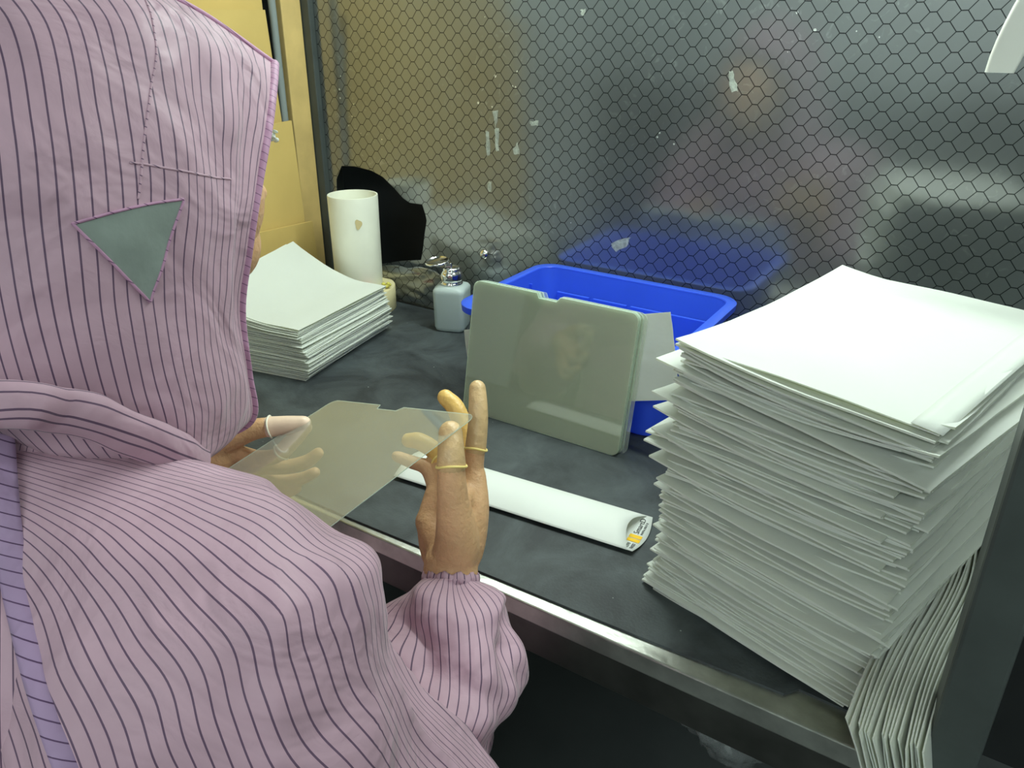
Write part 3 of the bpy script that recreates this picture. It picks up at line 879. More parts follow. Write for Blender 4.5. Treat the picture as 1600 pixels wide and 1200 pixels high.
# ---------------------------------------------------------------- the worker
UPPER_SLEEVE = [
    ((-0.5304, 0.1727, 1.0549), (0.0356, 0.0314, 0.0163), (-0.0304, 0.0429, -0.0163)),
    ((-0.4758, 0.2088, 1.0121), (0.0622, 0.0537, 0.0264), (-0.0391, 0.0615, -0.0329)),
    ((-0.4343, 0.2148, 0.9882), (0.0669, 0.0636, 0.0387), (-0.0439, 0.0704, -0.0398)),
    ((-0.3987, 0.2151, 0.9606), (0.0734, 0.0733, 0.0487), (-0.0463, 0.0798, -0.0502)),
    ((-0.3636, 0.2112, 0.9381), (0.0716, 0.0798, 0.0623), (-0.0452, 0.0823, -0.0534)),
    ((-0.3434, 0.2047, 0.9041), (0.061, 0.0788, 0.0724), (-0.0424, 0.0807, -0.0521)),
    ((-0.3205, 0.2049, 0.8557), (0.0482, 0.0754, 0.0806), (-0.0382, 0.0778, -0.05)),
    ((-0.2907, 0.2164, 0.8199), (0.0413, 0.0703, 0.079), (-0.0313, 0.0745, -0.0499)),
    ((-0.2631, 0.234, 0.774), (0.0371, 0.0658, 0.0757), (-0.0238, 0.071, -0.05)),
    ((-0.2335, 0.2517, 0.7261), (0.0381, 0.0594, 0.0633), (-0.0142, 0.0652, -0.0527)),
    ((-0.218, 0.2574, 0.6959), (0.0384, 0.0566, 0.0579), (-0.0083, 0.0524, -0.0457))]
FORE_SLEEVE = [
    ((-0.3494, 0.4525, 0.8403), (-0.0223, -0.0136, 0.0005), (-0.0111, 0.0174, -0.0174)),
    ((-0.3475, 0.4493, 0.8372), (-0.0294, -0.0178, 0.001), (-0.0139, 0.0217, -0.0221)),
    ((-0.3401, 0.438, 0.8275), (-0.0423, -0.0252, 0.0022), (-0.0183, 0.0281, -0.0301)),
    ((-0.3291, 0.4241, 0.8136), (-0.0507, -0.0301, 0.0029), (-0.0207, 0.0314, -0.0359)),
    ((-0.315, 0.4049, 0.7986), (-0.0522, -0.0293, 0.0059), (-0.0225, 0.0319, -0.0401)),
    ((-0.3023, 0.3843, 0.7829), (-0.0497, -0.0256, 0.0097), (-0.0229, 0.0291, -0.0407)),
    ((-0.2911, 0.3594, 0.7725), (-0.0418, -0.0214, 0.0083), (-0.0212, 0.026, -0.0397)),
    ((-0.2779, 0.3352, 0.7614), (-0.0377, -0.0211, 0.0044), (-0.0183, 0.0244, -0.0396)),
    ((-0.2527, 0.3059, 0.751), (-0.0412, -0.026, -0.0005), (-0.0163, 0.0267, -0.0452)),
    ((-0.234, 0.2808, 0.7436), (-0.0487, -0.0333, -0.0051), (-0.0134, 0.0266, -0.0462)),
    ((-0.228, 0.26, 0.7231), (-0.0458, -0.0314, -0.005), (-0.0099, 0.0206, -0.0388))]
JOINTS = {
    'R_WRIST': [(-0.337, 0.4095, 0.7965), (-0.3464, 0.4464, 0.8261), (-0.3535, 0.4579, 0.8498)],
    'R_THUMB': [(-0.3481, 0.462, 0.879), (-0.3539, 0.4647, 0.9275), (-0.36, 0.4723, 0.9616), (-0.3693, 0.4846, 0.9799)],
    'R_INDEX': [(-0.3647, 0.5119, 0.921), (-0.3694, 0.5282, 0.9624), (-0.3753, 0.5382, 0.9819), (-0.3828, 0.5481, 0.9962)],
    'R_MIDDLE': [(-0.3828, 0.5218, 0.9147), (-0.3931, 0.5404, 0.9406), (-0.4115, 0.5508, 0.9632), (-0.4272, 0.5535, 0.9717)],
    'R_RING': [(-0.4022, 0.5214, 0.9006), (-0.4251, 0.5326, 0.9158), (-0.4467, 0.5323, 0.923), (-0.4584, 0.5286, 0.9226)],
    'R_PINKY': [(-0.4048, 0.5067, 0.8866), (-0.4252, 0.5169, 0.9043), (-0.4433, 0.5133, 0.9086), (-0.4589, 0.5085, 0.9128)],
    'R_MC_INDEX': [(-0.3453, 0.4722, 0.8569), (-0.3481, 0.492, 0.895), (-0.3636, 0.5125, 0.921)],
    'R_MC_MIDDLE': [(-0.359, 0.4737, 0.8468), (-0.369, 0.4974, 0.8838), (-0.3839, 0.5211, 0.9147)],
    'R_MC_RING': [(-0.3705, 0.4731, 0.8422), (-0.3857, 0.495, 0.8748), (-0.4012, 0.52, 0.9017)],
    'R_MC_PINKY': [(-0.3807, 0.4708, 0.8425), (-0.3994, 0.4859, 0.867), (-0.4059, 0.504, 0.8877)],
    'L_WRIST': [(-0.7441, 0.4074, 0.8503), (-0.7128, 0.4372, 0.8568), (-0.6943, 0.4546, 0.8603)],
    'L_THUMB': [(-0.6845, 0.4601, 0.8823), (-0.6583, 0.4835, 0.8948), (-0.6323, 0.5067, 0.8979), (-0.6142, 0.5235, 0.8983)],
    'L_INDEX': [(-0.6568, 0.4813, 0.8567), (-0.6348, 0.4955, 0.8621), (-0.6218, 0.5118, 0.8791), (-0.6133, 0.5248, 0.8928)],
    'L_MIDDLE': [(-0.6671, 0.4852, 0.845), (-0.6442, 0.5079, 0.8366), (-0.6209, 0.5258, 0.8425), (-0.609, 0.5357, 0.854)],
    'L_RING': [(-0.6768, 0.4842, 0.8305), (-0.6561, 0.5067, 0.8129), (-0.633, 0.525, 0.8149), (-0.6175, 0.5347, 0.8244)],
    'L_PINKY': [(-0.6867, 0.4809, 0.8196), (-0.668, 0.4978, 0.7985), (-0.649, 0.5119, 0.7957), (-0.6367, 0.5202, 0.8013)],
    'L_MC_INDEX': [(-0.6915, 0.4599, 0.8664), (-0.6742, 0.4706, 0.8616), (-0.6568, 0.4813, 0.8567)],
    'L_MC_MIDDLE': [(-0.6974, 0.4608, 0.8561), (-0.6817, 0.4729, 0.8508), (-0.6671, 0.4852, 0.845)],
    'L_MC_RING': [(-0.7002, 0.4596, 0.8478), (-0.6868, 0.4721, 0.8388), (-0.6768, 0.4842, 0.8305)],
    'L_MC_PINKY': [(-0.701, 0.4581, 0.8413), (-0.6905, 0.4689, 0.8302), (-0.6867, 0.4809, 0.8196)],
    'COLLAR': [(-0.4539, 0.1332, 1.132), (-0.4304, 0.16, 1.1303), (-0.4243, 0.1883, 1.1158), (-0.4259, 0.2226, 1.0857), (-0.4366, 0.2553, 1.051), (-0.4551, 0.2851, 1.0201)],
}

person = thing('person', 'person in pink pinstriped hooded cleanroom coverall, seated, holding the clear sheet', 'person', (-.575, .16, 0))
PI_ = Matrix.Translation((.575, -.16, 0))
def ppart(o, label=None):
    o.parent = person; o.matrix_parent_inverse = PI_
    if label: o['label'] = label
    return o
V = lambda *a: Vector(a)
J = {k: [Vector(p) for p in v] for k, v in JOINTS.items()}

# one continuous body, grown from overlapping tapered forms
HC = V(-.588, .370, 1.190)            # head centre
HR = Matrix.Rotation(R(8), 3, 'Z') @ Matrix.Rotation(R(-20), 3, 'X')
def hp(x, y, z): return HC + HR @ V(x, y, z)
bm = bmesh.new()
ellipsoid(bm, hp(0, -.012, .028), (.076, .094, .086), HR)
ellipsoid(bm, hp(0, .022, -.02), (.064, .066, .09), HR)
ellipsoid(bm, hp(0, .040, -.082), (.040, .038, .030), HR)      # jaw, chin
ellipsoid(bm, hp(0, .062, -.092), (.020, .018, .016), HR)
for s in (-1, 1):
    ellipsoid(bm, hp(s * .036, .056, -.030), (.028, .028, .034), HR)   # cheek
    ellipsoid(bm, hp(s * .030, .068, .020), (.030, .015, .013), HR)    # brow
    ellipsoid(bm, hp(s * .031, .068, .003), (.019, .0165, .015), HR)   # lowered lids
    ellipsoid(bm, hp(s * .044, .046, .004), (.026, .030, .044), HR)    # temple
    ellipsoid(bm, hp(s * .077, -.008, -.012), (.010, .020, .031), HR)  # ear
    ellipsoid(bm, hp(s * .011, .084, -.038), (.009, .010, .008), HR)   # nostril
tube(bm, [hp(0, .082, .016), hp(0, .092, -.012), hp(0, .099, -.034)], [.007, .009, .011], 12, 8)
tube(bm, [hp(-.021, .074, -.062), hp(0, .084, -.060), hp(.021, .074, -.062)], [.005, .0075, .005], 10, 10)
tube(bm, [hp(-.018, .073, -.071), hp(0, .083, -.071), hp(.018, .073, -.071)], [.005, .008, .005], 10, 10)
tube(bm, [V(-.575, .20, 1.00), V(-.575, .255, 1.08), hp(0, -.02, -.06)], [.062, .052, .052], 18, 10)
tube(bm, [V(-.575, .14, .52), V(-.575, .13, .68), V(-.575, .15, .84), V(-.575, .19, .98)], [.135, .115, .125, .10], 24, 16)
SHR, SHL = V(-.415, .205, .985), V(-.735, .205, .985)
tube(bm, [SHL, V(-.65, .185, 1.01), V(-.575, .185, 1.02), V(-.50, .185, 1.01), SHR], [.052, .058, .060, .058, .052], 18, 16)
ER, EL_ = V(-.245, .262, .742), V(-.835, .235, .745)
tube(bm, [SHR, SHR.lerp(ER, .5), ER], [.050, .042, .036], 16, 12)
tube(bm, [SHL, SHL.lerp(EL_, .5), EL_], [.050, .042, .036], 16, 12)
tube(bm, [ER, J['R_WRIST'][0], J['R_WRIST'][1], J['R_WRIST'][2]], [.037, .031, .0275, .0265], 18, 14)
tube(bm, [EL_, EL_.lerp(J['L_WRIST'][0], .6), J['L_WRIST'][0], J['L_WRIST'][2]], [.037, .034, .028, .0255], 18, 14)
for s in (-1, 1):
    tube(bm, [V(-.575 + s * .09, .15, .52), V(-.575 + s * .11, .36, .52), V(-.575 + s * .11, .55, .50)], [.085, .072, .055], 18, 10)
    tube(bm, [V(-.575 + s * .11, .55, .50), V(-.575 + s * .11, .50, .30), V(-.575 + s * .11, .46, .09)], [.055, .050, .036], 16, 10)
    tube(bm, [V(-.575 + s * .11, .44, .045), V(-.575 + s * .115, .58, .03)], [.036, .026], 14, 8)
MC = {'R': [('R_MC_INDEX', .0160, .0125), ('R_MC_MIDDLE', .0160, .0125), ('R_MC_RING', .0155, .0118), ('R_MC_PINKY', .0150, .0112)],
      'L': [('L_MC_INDEX', .0150, .0118), ('L_MC_MIDDLE', .0150, .0118), ('L_MC_RING', .0145, .0112), ('L_MC_PINKY', .0140, .0105)]}
for side in 'RL':
    for k, r0, r1 in MC[side]:
        tube(bm, [J[side + '_WRIST'][2]] + J[k], [.014, r0, (r0 + r1) / 2, r1], 14, 12)
    for k, r in (('INDEX', (.0108, .0093, .0086, .0072)), ('MIDDLE', (.0108, .0095, .0088, .0074)), ('RING', (.0102, .0090, .0083, .0070)), ('PINKY', (.0092, .0080, .0073, .0062))):
        tube(bm, J[side + '_' + k], r, 14, 16)
tube(bm, J['R_THUMB'], (.0180, .0148, .0120, .0100), 16, 16)
tube(bm, J['L_THUMB'], (.0160, .0130, .0104, .0082), 16, 16)
# ball of the thumb and heel of the right hand
rw = J['R_WRIST'][2]
tube(bm, [rw, J['R_THUMB'][0], J['R_THUMB'][1]], [.022, .0215, .0145], 16, 10)
tube(bm, [rw, J['R_MC_PINKY'][1]], [.018, .0155], 14, 8)
tube(bm, [J['R_THUMB'][0].lerp(J['R_THUMB'][1], .75), J['R_THUMB'][1].lerp(J['R_INDEX'][0], .5) + V(0, 0, -.012), J['R_INDEX'][0] + V(0, 0, -.008)], [.0135, .0120, .0115], 14, 8)
lw = J['L_WRIST'][2]
tube(bm, [lw, J['L_THUMB'][0], J['L_THUMB'][1]], [.020, .018, .013], 16, 10)
bmesh.ops.recalc_face_normals(bm, faces=bm.faces)
tmp_me = bpy.data.meshes.new('tmp'); bm.to_mesh(tmp_me); bm.free()
tmp = bpy.data.objects.new('tmp', tmp_me); C.objects.link(tmp)
md = tmp.modifiers.new('r', 'REMESH'); md.mode = 'VOXEL'; md.voxel_size = .0024
md = tmp.modifiers.new('s', 'SMOOTH'); md.factor = .5; md.iterations = 5
bpy.context.view_layer.update()
body_me = bpy.data.meshes.new_from_object(tmp.evaluated_get(bpy.context.evaluated_depsgraph_get()))
bpy.data.objects.remove(tmp)
body_me.materials.clear(); body_me.materials.append(M_SKIN)
for p in body_me.polygons: p.use_smooth = True
ppart(obj('body', body_me))

# hair under the hood, eyes, lashes
bm = bmesh.new()
ellipsoid(bm, hp(0, -.014, .034), (.080, .097, .088), HR, 32, 20)
for v in list(bm.verts):
    loc = HR.inverted() @ (v.co - HC)
    if loc.y > .055 + .5 * max(0, loc.z - .06) and loc.z < .075 or loc.z < -.045: bm.verts.remove(v)
ppart(obj('hair', bm, M_HAIR, smooth=True))
for s in (-1, 1):
    bm = bmesh.new(); ellipsoid(bm, hp(s * .030, .070, .004), (.0125, .0125, .0125), None, 16, 12)
    e = ppart(obj('eye', bm, plain('eye_white', lin(228, 224, 218), .2), smooth=True))
    bm = bmesh.new()
    tube(bm, [hp(s * .016, .084, -.006), hp(s * .030, .0895, -.009), hp(s * .046, .080, -.008)], [.001, .0022, .001], 6, 8)
    obj('eyelash', bm, M_HAIR, None, smooth=True).parent = e

# edge of the paper hair cap showing at the brow
bm = bmesh.new()
for k in range(16):
    ellipsoid(bm, V(-.546 + .003 * math.sin(k * 2.1), .466 + .0010 * (k - 7), 1.231 + .0036 * math.cos(k * 1.7)), (.0030, .0012 + .0006 * (k % 3), .0016 + .0008 * (k % 2)), Matrix.Rotation(k * .9, 3, 'X'), 8, 6)
ppart(obj('hair_cap', bm, M_WHITE_PAPER, smooth=True), 'crumpled white hair cap edge')

# finger cots
def cot(key, radii, mat, rim_mat, start, label):
    pts = catmull([list(p) + [r] for p, r in zip(J[key], radii)], 33)
    i0 = int(start * 32)
    P = [Vector(p[:3]) for p in pts[i0:]]; Q = [p[3] + .0007 for p in pts[i0:]]
    bm = bmesh.new()
    tube(bm, P, Q, 18, 22)
    c = ppart(obj('finger_cot', bm, mat, smooth=True), label)
    # rolled rim
    t = (P[1] - P[0]).normalized(); x = t.cross(V(.3, .2, .9)).normalized(); y = t.cross(x)
    bm = bmesh.new(); n, m = 30, 8; rows = []
    for a in range(n):
        A_ = 2 * math.pi * a / n
        d = x * math.cos(A_) + y * math.sin(A_)
        cc = P[0] + d * (Q[0] + .0006) + t * .0012 * math.sin(2 * A_)
        rows.append([bm.verts.new(cc + d * .0012 * math.cos(2 * math.pi * b / m) + t * .0012 * math.sin(2 * math.pi * b / m)) for b in range(m)])
    for a in range(n):
        for b in range(m):
            bm.faces.new((rows[a][b], rows[(a + 1) % n][b], rows[(a + 1) % n][(b + 1) % m], rows[a][(b + 1) % m]))
    obj('rolled_rim', bm, rim_mat, None, smooth=True).parent = c
    return c
cot('R_THUMB', (.0180, .0148, .0122, .0104), M_COTSKIN, M_COTRIM, .60, 'yellow latex cot on the right thumb')
cot('R_INDEX', (.0108, .0093, .0088, .0076), M_COTSKIN, M_COTRIM, .20, 'yellow latex cot on the right index finger')
cot('R_MIDDLE', (.0108, .0095, .0090, .0078), M_COT, M_COTRIM, .20, 'yellow latex cot on the right middle finger')
cot('R_RING', (.0102, .0090, .0085, .0073), M_COT, M_COTRIM, .24, 'yellow latex cot on the right ring finger')
cot('L_THUMB', (.0160, .0130, .0106, .0085), M_CLEARCOT, M_CLEARRIM, .56, 'pale latex cot on the left thumb')
cot('L_INDEX', (.0108, .0093, .0088, .0074), M_CLEARCOT, M_CLEARRIM, .42, 'pale latex cot on the left index finger')

# ---- garment surfaces
def grid_mesh(bm, pts, uvs, wrap=False):
    """pts[i][j] -> quads with uv"""
    uvl = bm.loops.layers.uv.verify()
    vs = [[bm.verts.new(p) for p in row] for row in pts]
    ni, nj = len(pts), len(pts[0])
    for i in range(ni - 1):
        for j in range(nj if wrap else nj - 1):
            k = (j + 1) % nj
            f = bm.faces.new((vs[i][j], vs[i][k], vs[i + 1][k], vs[i + 1][j]))
            f.smooth = True
            for lp, (a, b) in zip(f.loops, ((i, j), (i, j + 1), (i + 1, j + 1), (i + 1, j))):
                lp[uvl].uv = uvs(a, b)
    return vs

def folded(p, nrm, amount):
    return p + nrm * amount

def sleeve_tube(bm, rings, ns, nr, girth, fold, u0=0.0, cap_end=False):
    flat = [list(c) + list(a) + list(b) for c, a, b in rings]
    data = catmull(flat, ns)
    pts = []
    for i, d in enumerate(data):
        c, a, b = V(*d[0:3]), V(*d[3:6]), V(*d[6:9])
        row = []
        for j in range(nr):
            t = 2 * math.pi * j / nr
            n_ = (a.normalized() * math.cos(t) + b.normalized() * math.sin(t)).normalized()
            p = c + a * math.cos(t) + b * math.sin(t)
            row.append(p + n_ * fold(i / (ns - 1), t, p))
        pts.append(row)
    grid_mesh(bm, pts, lambda a, b: (u0 + girth * b / nr, a / ns), wrap=True)
    return pts

def nz(p, s, o=0): return noise.noise(Vector((p.x * s[0] + o, p.y * s[1] + o, p.z * s[2] + o)))

bm = bmesh.new()
def upper_fold(s, t, p):
    d = .009 * nz(p, (13, 13, 9)) + .003 * nz(p, (34, 34, 24), 4)
    d += .007 * max(0, 1 - 1.3 * abs(noise.noise(Vector((s * 2.6 + .3 * math.sin(t), 1.6 * math.cos(t), 1.6 * math.sin(t) + 2.3))))) ** 4 * min(1, s * 3)
    # long folds that run down from the shoulder
    d += .0095 * math.sin(3 * t + 4.0 * s + 1.2) * s * (1 - .3 * s)
    d += .006 * math.sin(s * 16 + 2.5 * math.sin(t)) * max(0, math.cos(t)) * min(1, s * 2)
    return d
sleeve_tube(bm, UPPER_SLEEVE, 90, 120, .72, upper_fold)
def fore_fold(s, t, p):
    k = min(1, s * 6)
    gather = .0016 * math.sin(t * 26) * max(0, 1 - s * 9)
    d = .009 * nz(p, (24, 24, 20)) + .004 * nz(p, (50, 50, 44), 5) + .0065 * math.sin(s * 19 + 2.4 * math.sin(t + .6) + 1.4 * math.cos(2 * t)) * k * (.4 + .6 * math.sin(t * 1.0 + 5 * s) ** 2)
    d += .004 * math.sin(4 * t + 7 * s) * k
    return d * 1.25 + gather
sleeve_tube(bm, FORE_SLEEVE, 110, 110, .40, fore_fold)
# left sleeve: mirror-like, raised to the left hand
def simple_sleeve(pts, rad, ns, girth, ff):
    data = catmull([list(p) + [r] for p, r in zip(pts, rad)], ns)
    P = [V(*d[:3]) for d in data]; rings = []
    x = None
    for i in range(ns):
        t = (P[min(i + 1, ns - 1)] - P[max(i - 1, 0)]).normalized()
        x = t.cross(V(.2, .1, 1)).normalized() if x is None else (x - t * x.dot(t)).normalized()
        y = t.cross(x); rings.append((P[i], x * data[i][3], y * data[i][3]))
    sleeve_tube(bm, rings, ns, 64, girth, ff)
wob = lambda s, t, p: .006 * nz(p, (18, 18, 14)) + .004 * math.sin(s * 30 + 2 * math.sin(t))
simple_sleeve([(-.62, .19, 1.06), (-.70, .205, 1.02), (-.78, .215, .92), (-.835, .235, .80), (-.84, .26, .735)], [.06, .085, .092, .085, .07], 60, .55, wob)
simple_sleeve([(-.84, .235, .745), (-.81, .30, .785), (-.775, .365, .828), (-.7285, .420, .8520), (-.7125, .436, .8570)], [.06, .062, .060, .046, .030], 60, .40, wob)
# torso, skirt of the coverall and trouser legs
tor = []
for z_, cy, a_, b_ in ((.44, .15, .20, .17), (.50, .15, .215, .18), (.62, .135, .205, .155), (.74, .125, .205, .150), (.86, .135, .215, .150), (.95, .15, .215, .145), (1.01, .17, .185, .125), (1.055, .20, .125, .10), (1.09, .23, .088, .085)):
    tor.append((V(-.575, cy, z_), V(a_, 0, 0), V(0, b_, 0)))
sleeve_tube(bm, tor, 80, 110, 1.25, lambda s, t, p: .007 * nz(p, (12, 12, 5)) + .0025 * nz(p, (30, 30, 14), 3))
for s in (-1, 1):
    simple_sleeve([(-.575 + s * .09, .08, .52), (-.575 + s * .11, .36, .53), (-.575 + s * .11, .56, .51)], [.115, .10, .085], 40, .6, wob)
    simple_sleeve([(-.575 + s * .11, .555, .555), (-.575 + s * .11, .545, .48), (-.575 + s * .11, .50, .30), (-.575 + s * .11, .46, .07)], [.05, .085, .078, .070], 40, .5, wob)
ppart(obj('coverall', bm, M_FABRIC))

# gathered cuffs
def cuff(ring, w, amp, name='cuff'):
    c, a, b = V(*ring[0]), V(*ring[1]), V(*ring[2])
    ax = a.cross(b).normalized()
    bm = bmesh.new(); pts = []
    for i in range(7):
        f = i / 6; row = []
        for j in range(150):
            t = 2 * math.pi * j / 150
            rr = 1 + .7 * amp * math.sin(t * 31 + 1.8 * math.sin(3 * t)) * (.4 + .6 * abs(2 * f - 1)) + .07 * math.sin(math.pi * f)
            row.append(c + (a * math.cos(t) + b * math.sin(t)) * rr + ax * (f - .5) * w + ax * .0016 * math.sin(t * 11 + 1))
        pts.append(row)
    grid_mesh(bm, pts, lambda x, y: (.2 * y / 150, x / 6), wrap=True)
    o = ppart(obj(name, bm, M_FABRIC))
    o.modifiers.new('thickness', 'SOLIDIFY').thickness = .0012
    return o
cuff(FORE_SLEEVE[0], .011, .05)
lt = (J['L_WRIST'][2] - J['L_WRIST'][0]).normalized(); lx = lt.cross(V(.2, .1, 1)).normalized(); ly = lt.cross(lx)
cuff(((-.7105, .4385, .8575), lx * .0295, ly * .0295), .013, .06)

# hood: half a shell from the front rim round to the back seam, and its mirror half
MX = -.575
HN = [
    [(MX, .509, 1.287), (MX, .425, 1.333), (MX, .330, 1.360), (MX, .235, 1.350), (MX, .165, 1.290)],
    [(-.545, .478, 1.272), (-.517, .400, 1.310), (-.502, .320, 1.328), (-.512, .232, 1.315), (MX, .150, 1.262)],
    [(-.513, .440, 1.245), (-.484, .375, 1.262), (-.462, .300, 1.272), (-.476, .212, 1.262), (MX, .140, 1.226)],
    [(-.491, .403, 1.204), (-.462, .348, 1.208), (-.446, .282, 1.212), (-.466, .198, 1.206), (MX, .134, 1.190)],
    [(-.485, .381, 1.160), (-.456, .330, 1.158), (-.439, .268, 1.158), (-.462, .192, 1.157), (MX, .134, 1.150)],
    [(-.487, .367, 1.112), (-.455, .320, 1.110), (-.436, .262, 1.108), (-.458, .192, 1.108), (MX, .140, 1.112)],
    [(-.488, .365, 1.058), (-.453, .320, 1.060), (-.434, .264, 1.066), (-.454, .198, 1.076), (MX, .152, 1.090)],
    [(-.495, .368, 1.012), (-.462, .318, 1.018), (-.440, .262, 1.040), (-.455, .205, 1.060), (MX, .162, 1.082)],
    [(-.520, .352, .992), (-.478, .300, 1.002), (-.452, .252, 1.034), (-.465, .210, 1.056), (MX, .170, 1.080)],
]
NT, NU = 110, 110
cols = []
for row in HN:
    # leave the back seam smoothly: mirror point beyond the seam
    ext = [list(p) for p in row]
    cols.append(catmull(ext, NU))
HS = []
for j in range(NU):
    HS.append(catmull([cols[i][j] for i in range(len(HN))], NT))
def hood_base(t, u):
    a = min(max(t, 0), 1) * (NT - 1); b = min(max(u, 0), 1) * (NU - 1)
    i, j = min(int(a), NT - 2), min(int(b), NU - 2); fa, fb = a - i, b - j
    q = [Vector(HS[jj][ii]) for jj in (j, j + 1) for ii in (i, i + 1)]
    return (q[0] * (1 - fa) + q[1] * fa) * (1 - fb) + (q[2] * (1 - fa) + q[3] * fa) * fb
def hood_point(t, u):
    p = hood_base(t, u)
    e = .004
    n_ = (hood_base(t + e, u) - hood_base(t - e, u)).cross(hood_base(t, u + e) - hood_base(t, u - e))
    if n_.length > 0: n_.normalize()
    cen = V(MX, .30, p.z)
    if n_.dot(p - cen) < 0: n_ = -n_
    edge = min(1, u * 8) * min(1, t * 8)
    d = .0045 * nz(p, (20, 20, 11), 1) + .002 * nz(p, (46, 46, 28), 2)
    # folds sweeping from the nape down to the chin, and soft vertical flutes by the rim
    d += .007 * math.sin((p.z * 34 + (p.y - .25) * 22) ) * max(0, (t - .62) / .38) * min(1, (1 - t) * 6)
    d += .0035 * math.sin(u * 30 + 5 * t) * max(0, 1 - u * 2.4) * math.sin(math.pi * min(1, t * 1.15))
    return p + n_ * d * edge
hood_pts = [[hood_point(i / (NT - 1), j / (NU - 1)) for j in range(NU)] for i in range(NT)]
# stripe coordinate: measured round the mid-height row so that stripes run up and down
mid = hood_pts[int(NT * .5)]
arc = [0.0]
for a, b in zip(mid, mid[1:]): arc.append(arc[-1] + (b - a).length)
arc.append(arc[-1])
bm = bmesh.new()
grid_mesh(bm, hood_pts, lambda i, j: (arc[min(j, NU - 1)] * 1.05, i / NT))
mir = [[V(2 * MX - p.x, p.y, p.z) for p in row][::-1] for row in hood_pts]
grid_mesh(bm, mir, lambda i, j: (-arc[max(0, NU - 1 - j)] * 1.05, i / NT))
bmesh.ops.remove_doubles(bm, verts=bm.verts, dist=.00002)
hood = ppart(obj('hood', bm, M_FABRIC))
md = hood.modifiers.new('thickness', 'SOLIDIFY'); md.thickness = .0008; md.offset = -1
# rim binding, crown seam
def cord(name, pts, r, mat, parent, flat=None, label=None):
    bm = bmesh.new()
    ns = 80
    data = catmull([list(p) for p in pts], ns)
    tube(bm, [V(*d) for d in data], [r] * ns, 12, ns, squash=flat)
    uvl = bm.loops.layers.uv.verify()
    for f in bm.faces:
        for lp in f.loops: lp[uvl].uv = (lp.vert.co.z * 1.4 + lp.vert.co.y, 0)
    o = obj(name, bm, mat, None, smooth=True)
    o.parent = parent
    if label: o['label'] = label
    return o
rim = [hood_pts[i][0] for i in range(0, NT, 3)]
cord('hem', [p + V(.001, -.002, 0) for p in rim], .0042, M_HEM, hood, ((1, -.6, 0), .45))
cord('hem', [V(2 * MX - p.x - .001, p.y - .002, p.z) for p in rim], .0042, M_HEM, hood, ((1, .6, 0), .45))
cord('seam', [hood_pts[0][j] + V(0, 0, .0006) for j in range(0, NU, 3)], .0022, M_HEM, hood)
# gauze window over the ear: a patch laid on the hood
def locate(tu): return hood_point(*tu)
def patch(name, poly, off, mat, parent, rows=26):
    bm = bmesh.new()
    cu = sum(p[1] for p in poly) / len(poly); ct = sum(p[0] for p in poly) / len(poly)
    prev = None
    outline = []
    for k in range(len(poly)):
        a, b = poly[k], poly[(k + 1) % len(poly)]
        for s in range(12):
            f = s / 12
            bulge = .06 * math.sin(math.pi * f)
            t_ = a[0] + (b[0] - a[0]) * f; u_ = a[1] + (b[1] - a[1]) * f
            outline.append((t_ + (t_ - ct) * bulge, u_ + (u_ - cu) * bulge))
    rings = []
    cen = V(MX, .30, 0)
    for r_ in range(rows + 1):
        q = r_ / rows
        ring = []
        for t_, u_ in outline:
            p = hood_point(ct + (t_ - ct) * q, cu + (u_ - cu) * q)
            out = V(p.x - MX, p.y - .28, 0).normalized()
            ring.append(bm.verts.new(p + out * off))
            if r_ == 0: break
        rings.append(ring)
    n_ = len(outline)
    for k in range(n_): bm.faces.new((rings[0][0], rings[1][k], rings[1][(k + 1) % n_]))
    for a, b in zip(rings[1:], rings[2:]):
        for k in range(n_): bm.faces.new((a[k], b[k], b[(k + 1) % n_], a[(k + 1) % n_]))
    o = obj(name, bm, mat, None, smooth=True); o.parent = parent
    edge = [hood_point(t_, u_) for t_, u_ in outline]
    edge = [p + V(p.x - MX, p.y - .28, 0).normalized() * off for p in edge]
    return o, edge
EAR = [(.367, .65), (.367, .433), (.50, .517)]

win, edge = patch('ear_window', EAR, .0012, M_MESH, hood)
win['label'] = 'grey gauze window over the ear'
cord('seam', edge + [edge[0]], .0009, M_HEM, win)
for pth in ([(.05, .40), (.183, .45), (.233, .483), (.30, .517), (.355, .535)], [(.312, .545), (.333, .417), (.350, .217)]):
    fine = catmull([list(p) for p in pth], 40)
    cord('seam', [hood_point(*q) for q in fine], .0008, M_FABRIC, hood)
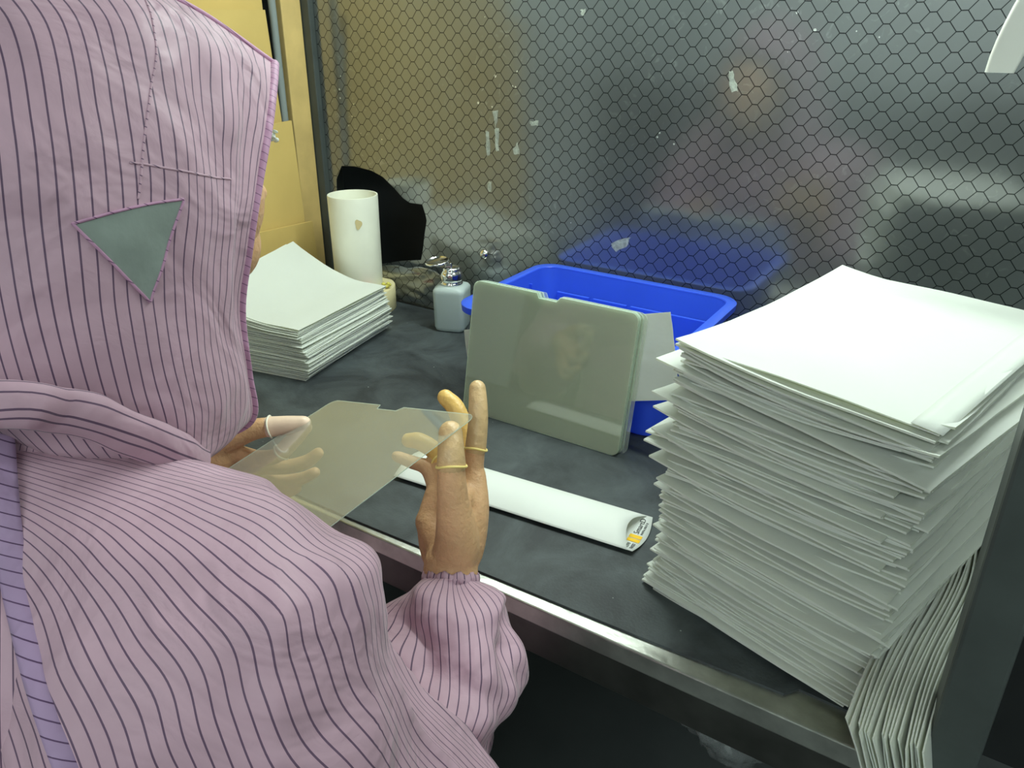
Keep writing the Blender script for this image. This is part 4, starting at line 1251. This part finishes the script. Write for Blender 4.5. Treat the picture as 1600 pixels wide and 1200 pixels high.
# collar band round the neck
cb = J['COLLAR']
left = [V(2 * MX - p.x, p.y, p.z) for p in cb]
col_path = left[:0:-1] + [V(-.60, .115, 1.105), V(-.55, .115, 1.105)] + cb[1:]
bm = bmesh.new()
data = catmull([list(p) for p in col_path], 120)
P = [V(*d) for d in data]; pts = []
for i in range(120):
    t = (P[min(i + 1, 119)] - P[max(i - 1, 0)]).normalized()
    outw = (P[i] - V(MX, .25, P[i].z)); outw.z = 0; outw = (outw - t * outw.dot(t)).normalized()
    upv = t.cross(outw)
    if upv.z < 0: upv = -upv
    row = []
    for j in range(40):
        a = 2 * math.pi * j / 40
        rr = 1 + .10 * nz(P[i] + upv * .02 * math.sin(a), (40, 40, 40)) + .05 * math.sin(i * .35 + 2 * math.sin(a))
        row.append(P[i] + (outw * math.cos(a) * .0085 + upv * math.sin(a) * .0145) * rr)
    pts.append(row)
grid_mesh(bm, pts, lambda a, b: (.075 * b / 40, a / 120), wrap=True)
ppart(obj('collar', bm, M_FABRIC))
# armhole seam piping on the right shoulder
SEAM = [(-0.4856, 0.175, 1.0822), (-0.4567, 0.1585, 1.0685), (-0.4387, 0.1469, 1.0502), (-0.4209, 0.1363, 1.028), (-0.4005, 0.1273, 1.0119), (-0.3773, 0.118, 0.9991), (-0.3545, 0.1102, 0.9845), (-0.3363, 0.1048, 0.9684), (-0.3261, 0.1017, 0.9418)]

cov = [o for o in person.children if o.name.startswith('coverall')][0]
cord('seam', [V(*p) for p in SEAM], .0075, M_SEAMBAND, cov, ((.66, -.25, .70), .22), 'violet seam band at the back of the shoulder')

# ---------------------------------------------------------------- stool under the worker
stool = thing('stool', 'round dark work stool under the seated worker', 'stool', (-.575, .11, 0))
bm = bmesh.new(); lathe(bm, [(.15, .395), (.165, .40), (.17, .415), (.165, .43), (.15, .437)], 40)
obj('seat', bm, M_POST, stool, smooth=True)
for k in range(4):
    a = R(45 + 90 * k)
    bm = bmesh.new(); tube(bm, [V(.11 * math.cos(a), .11 * math.sin(a), .40), V(.17 * math.cos(a), .17 * math.sin(a), .012)], [.012, .012], 12, 6)
    obj('leg', bm, M_STEEL, stool, smooth=True)
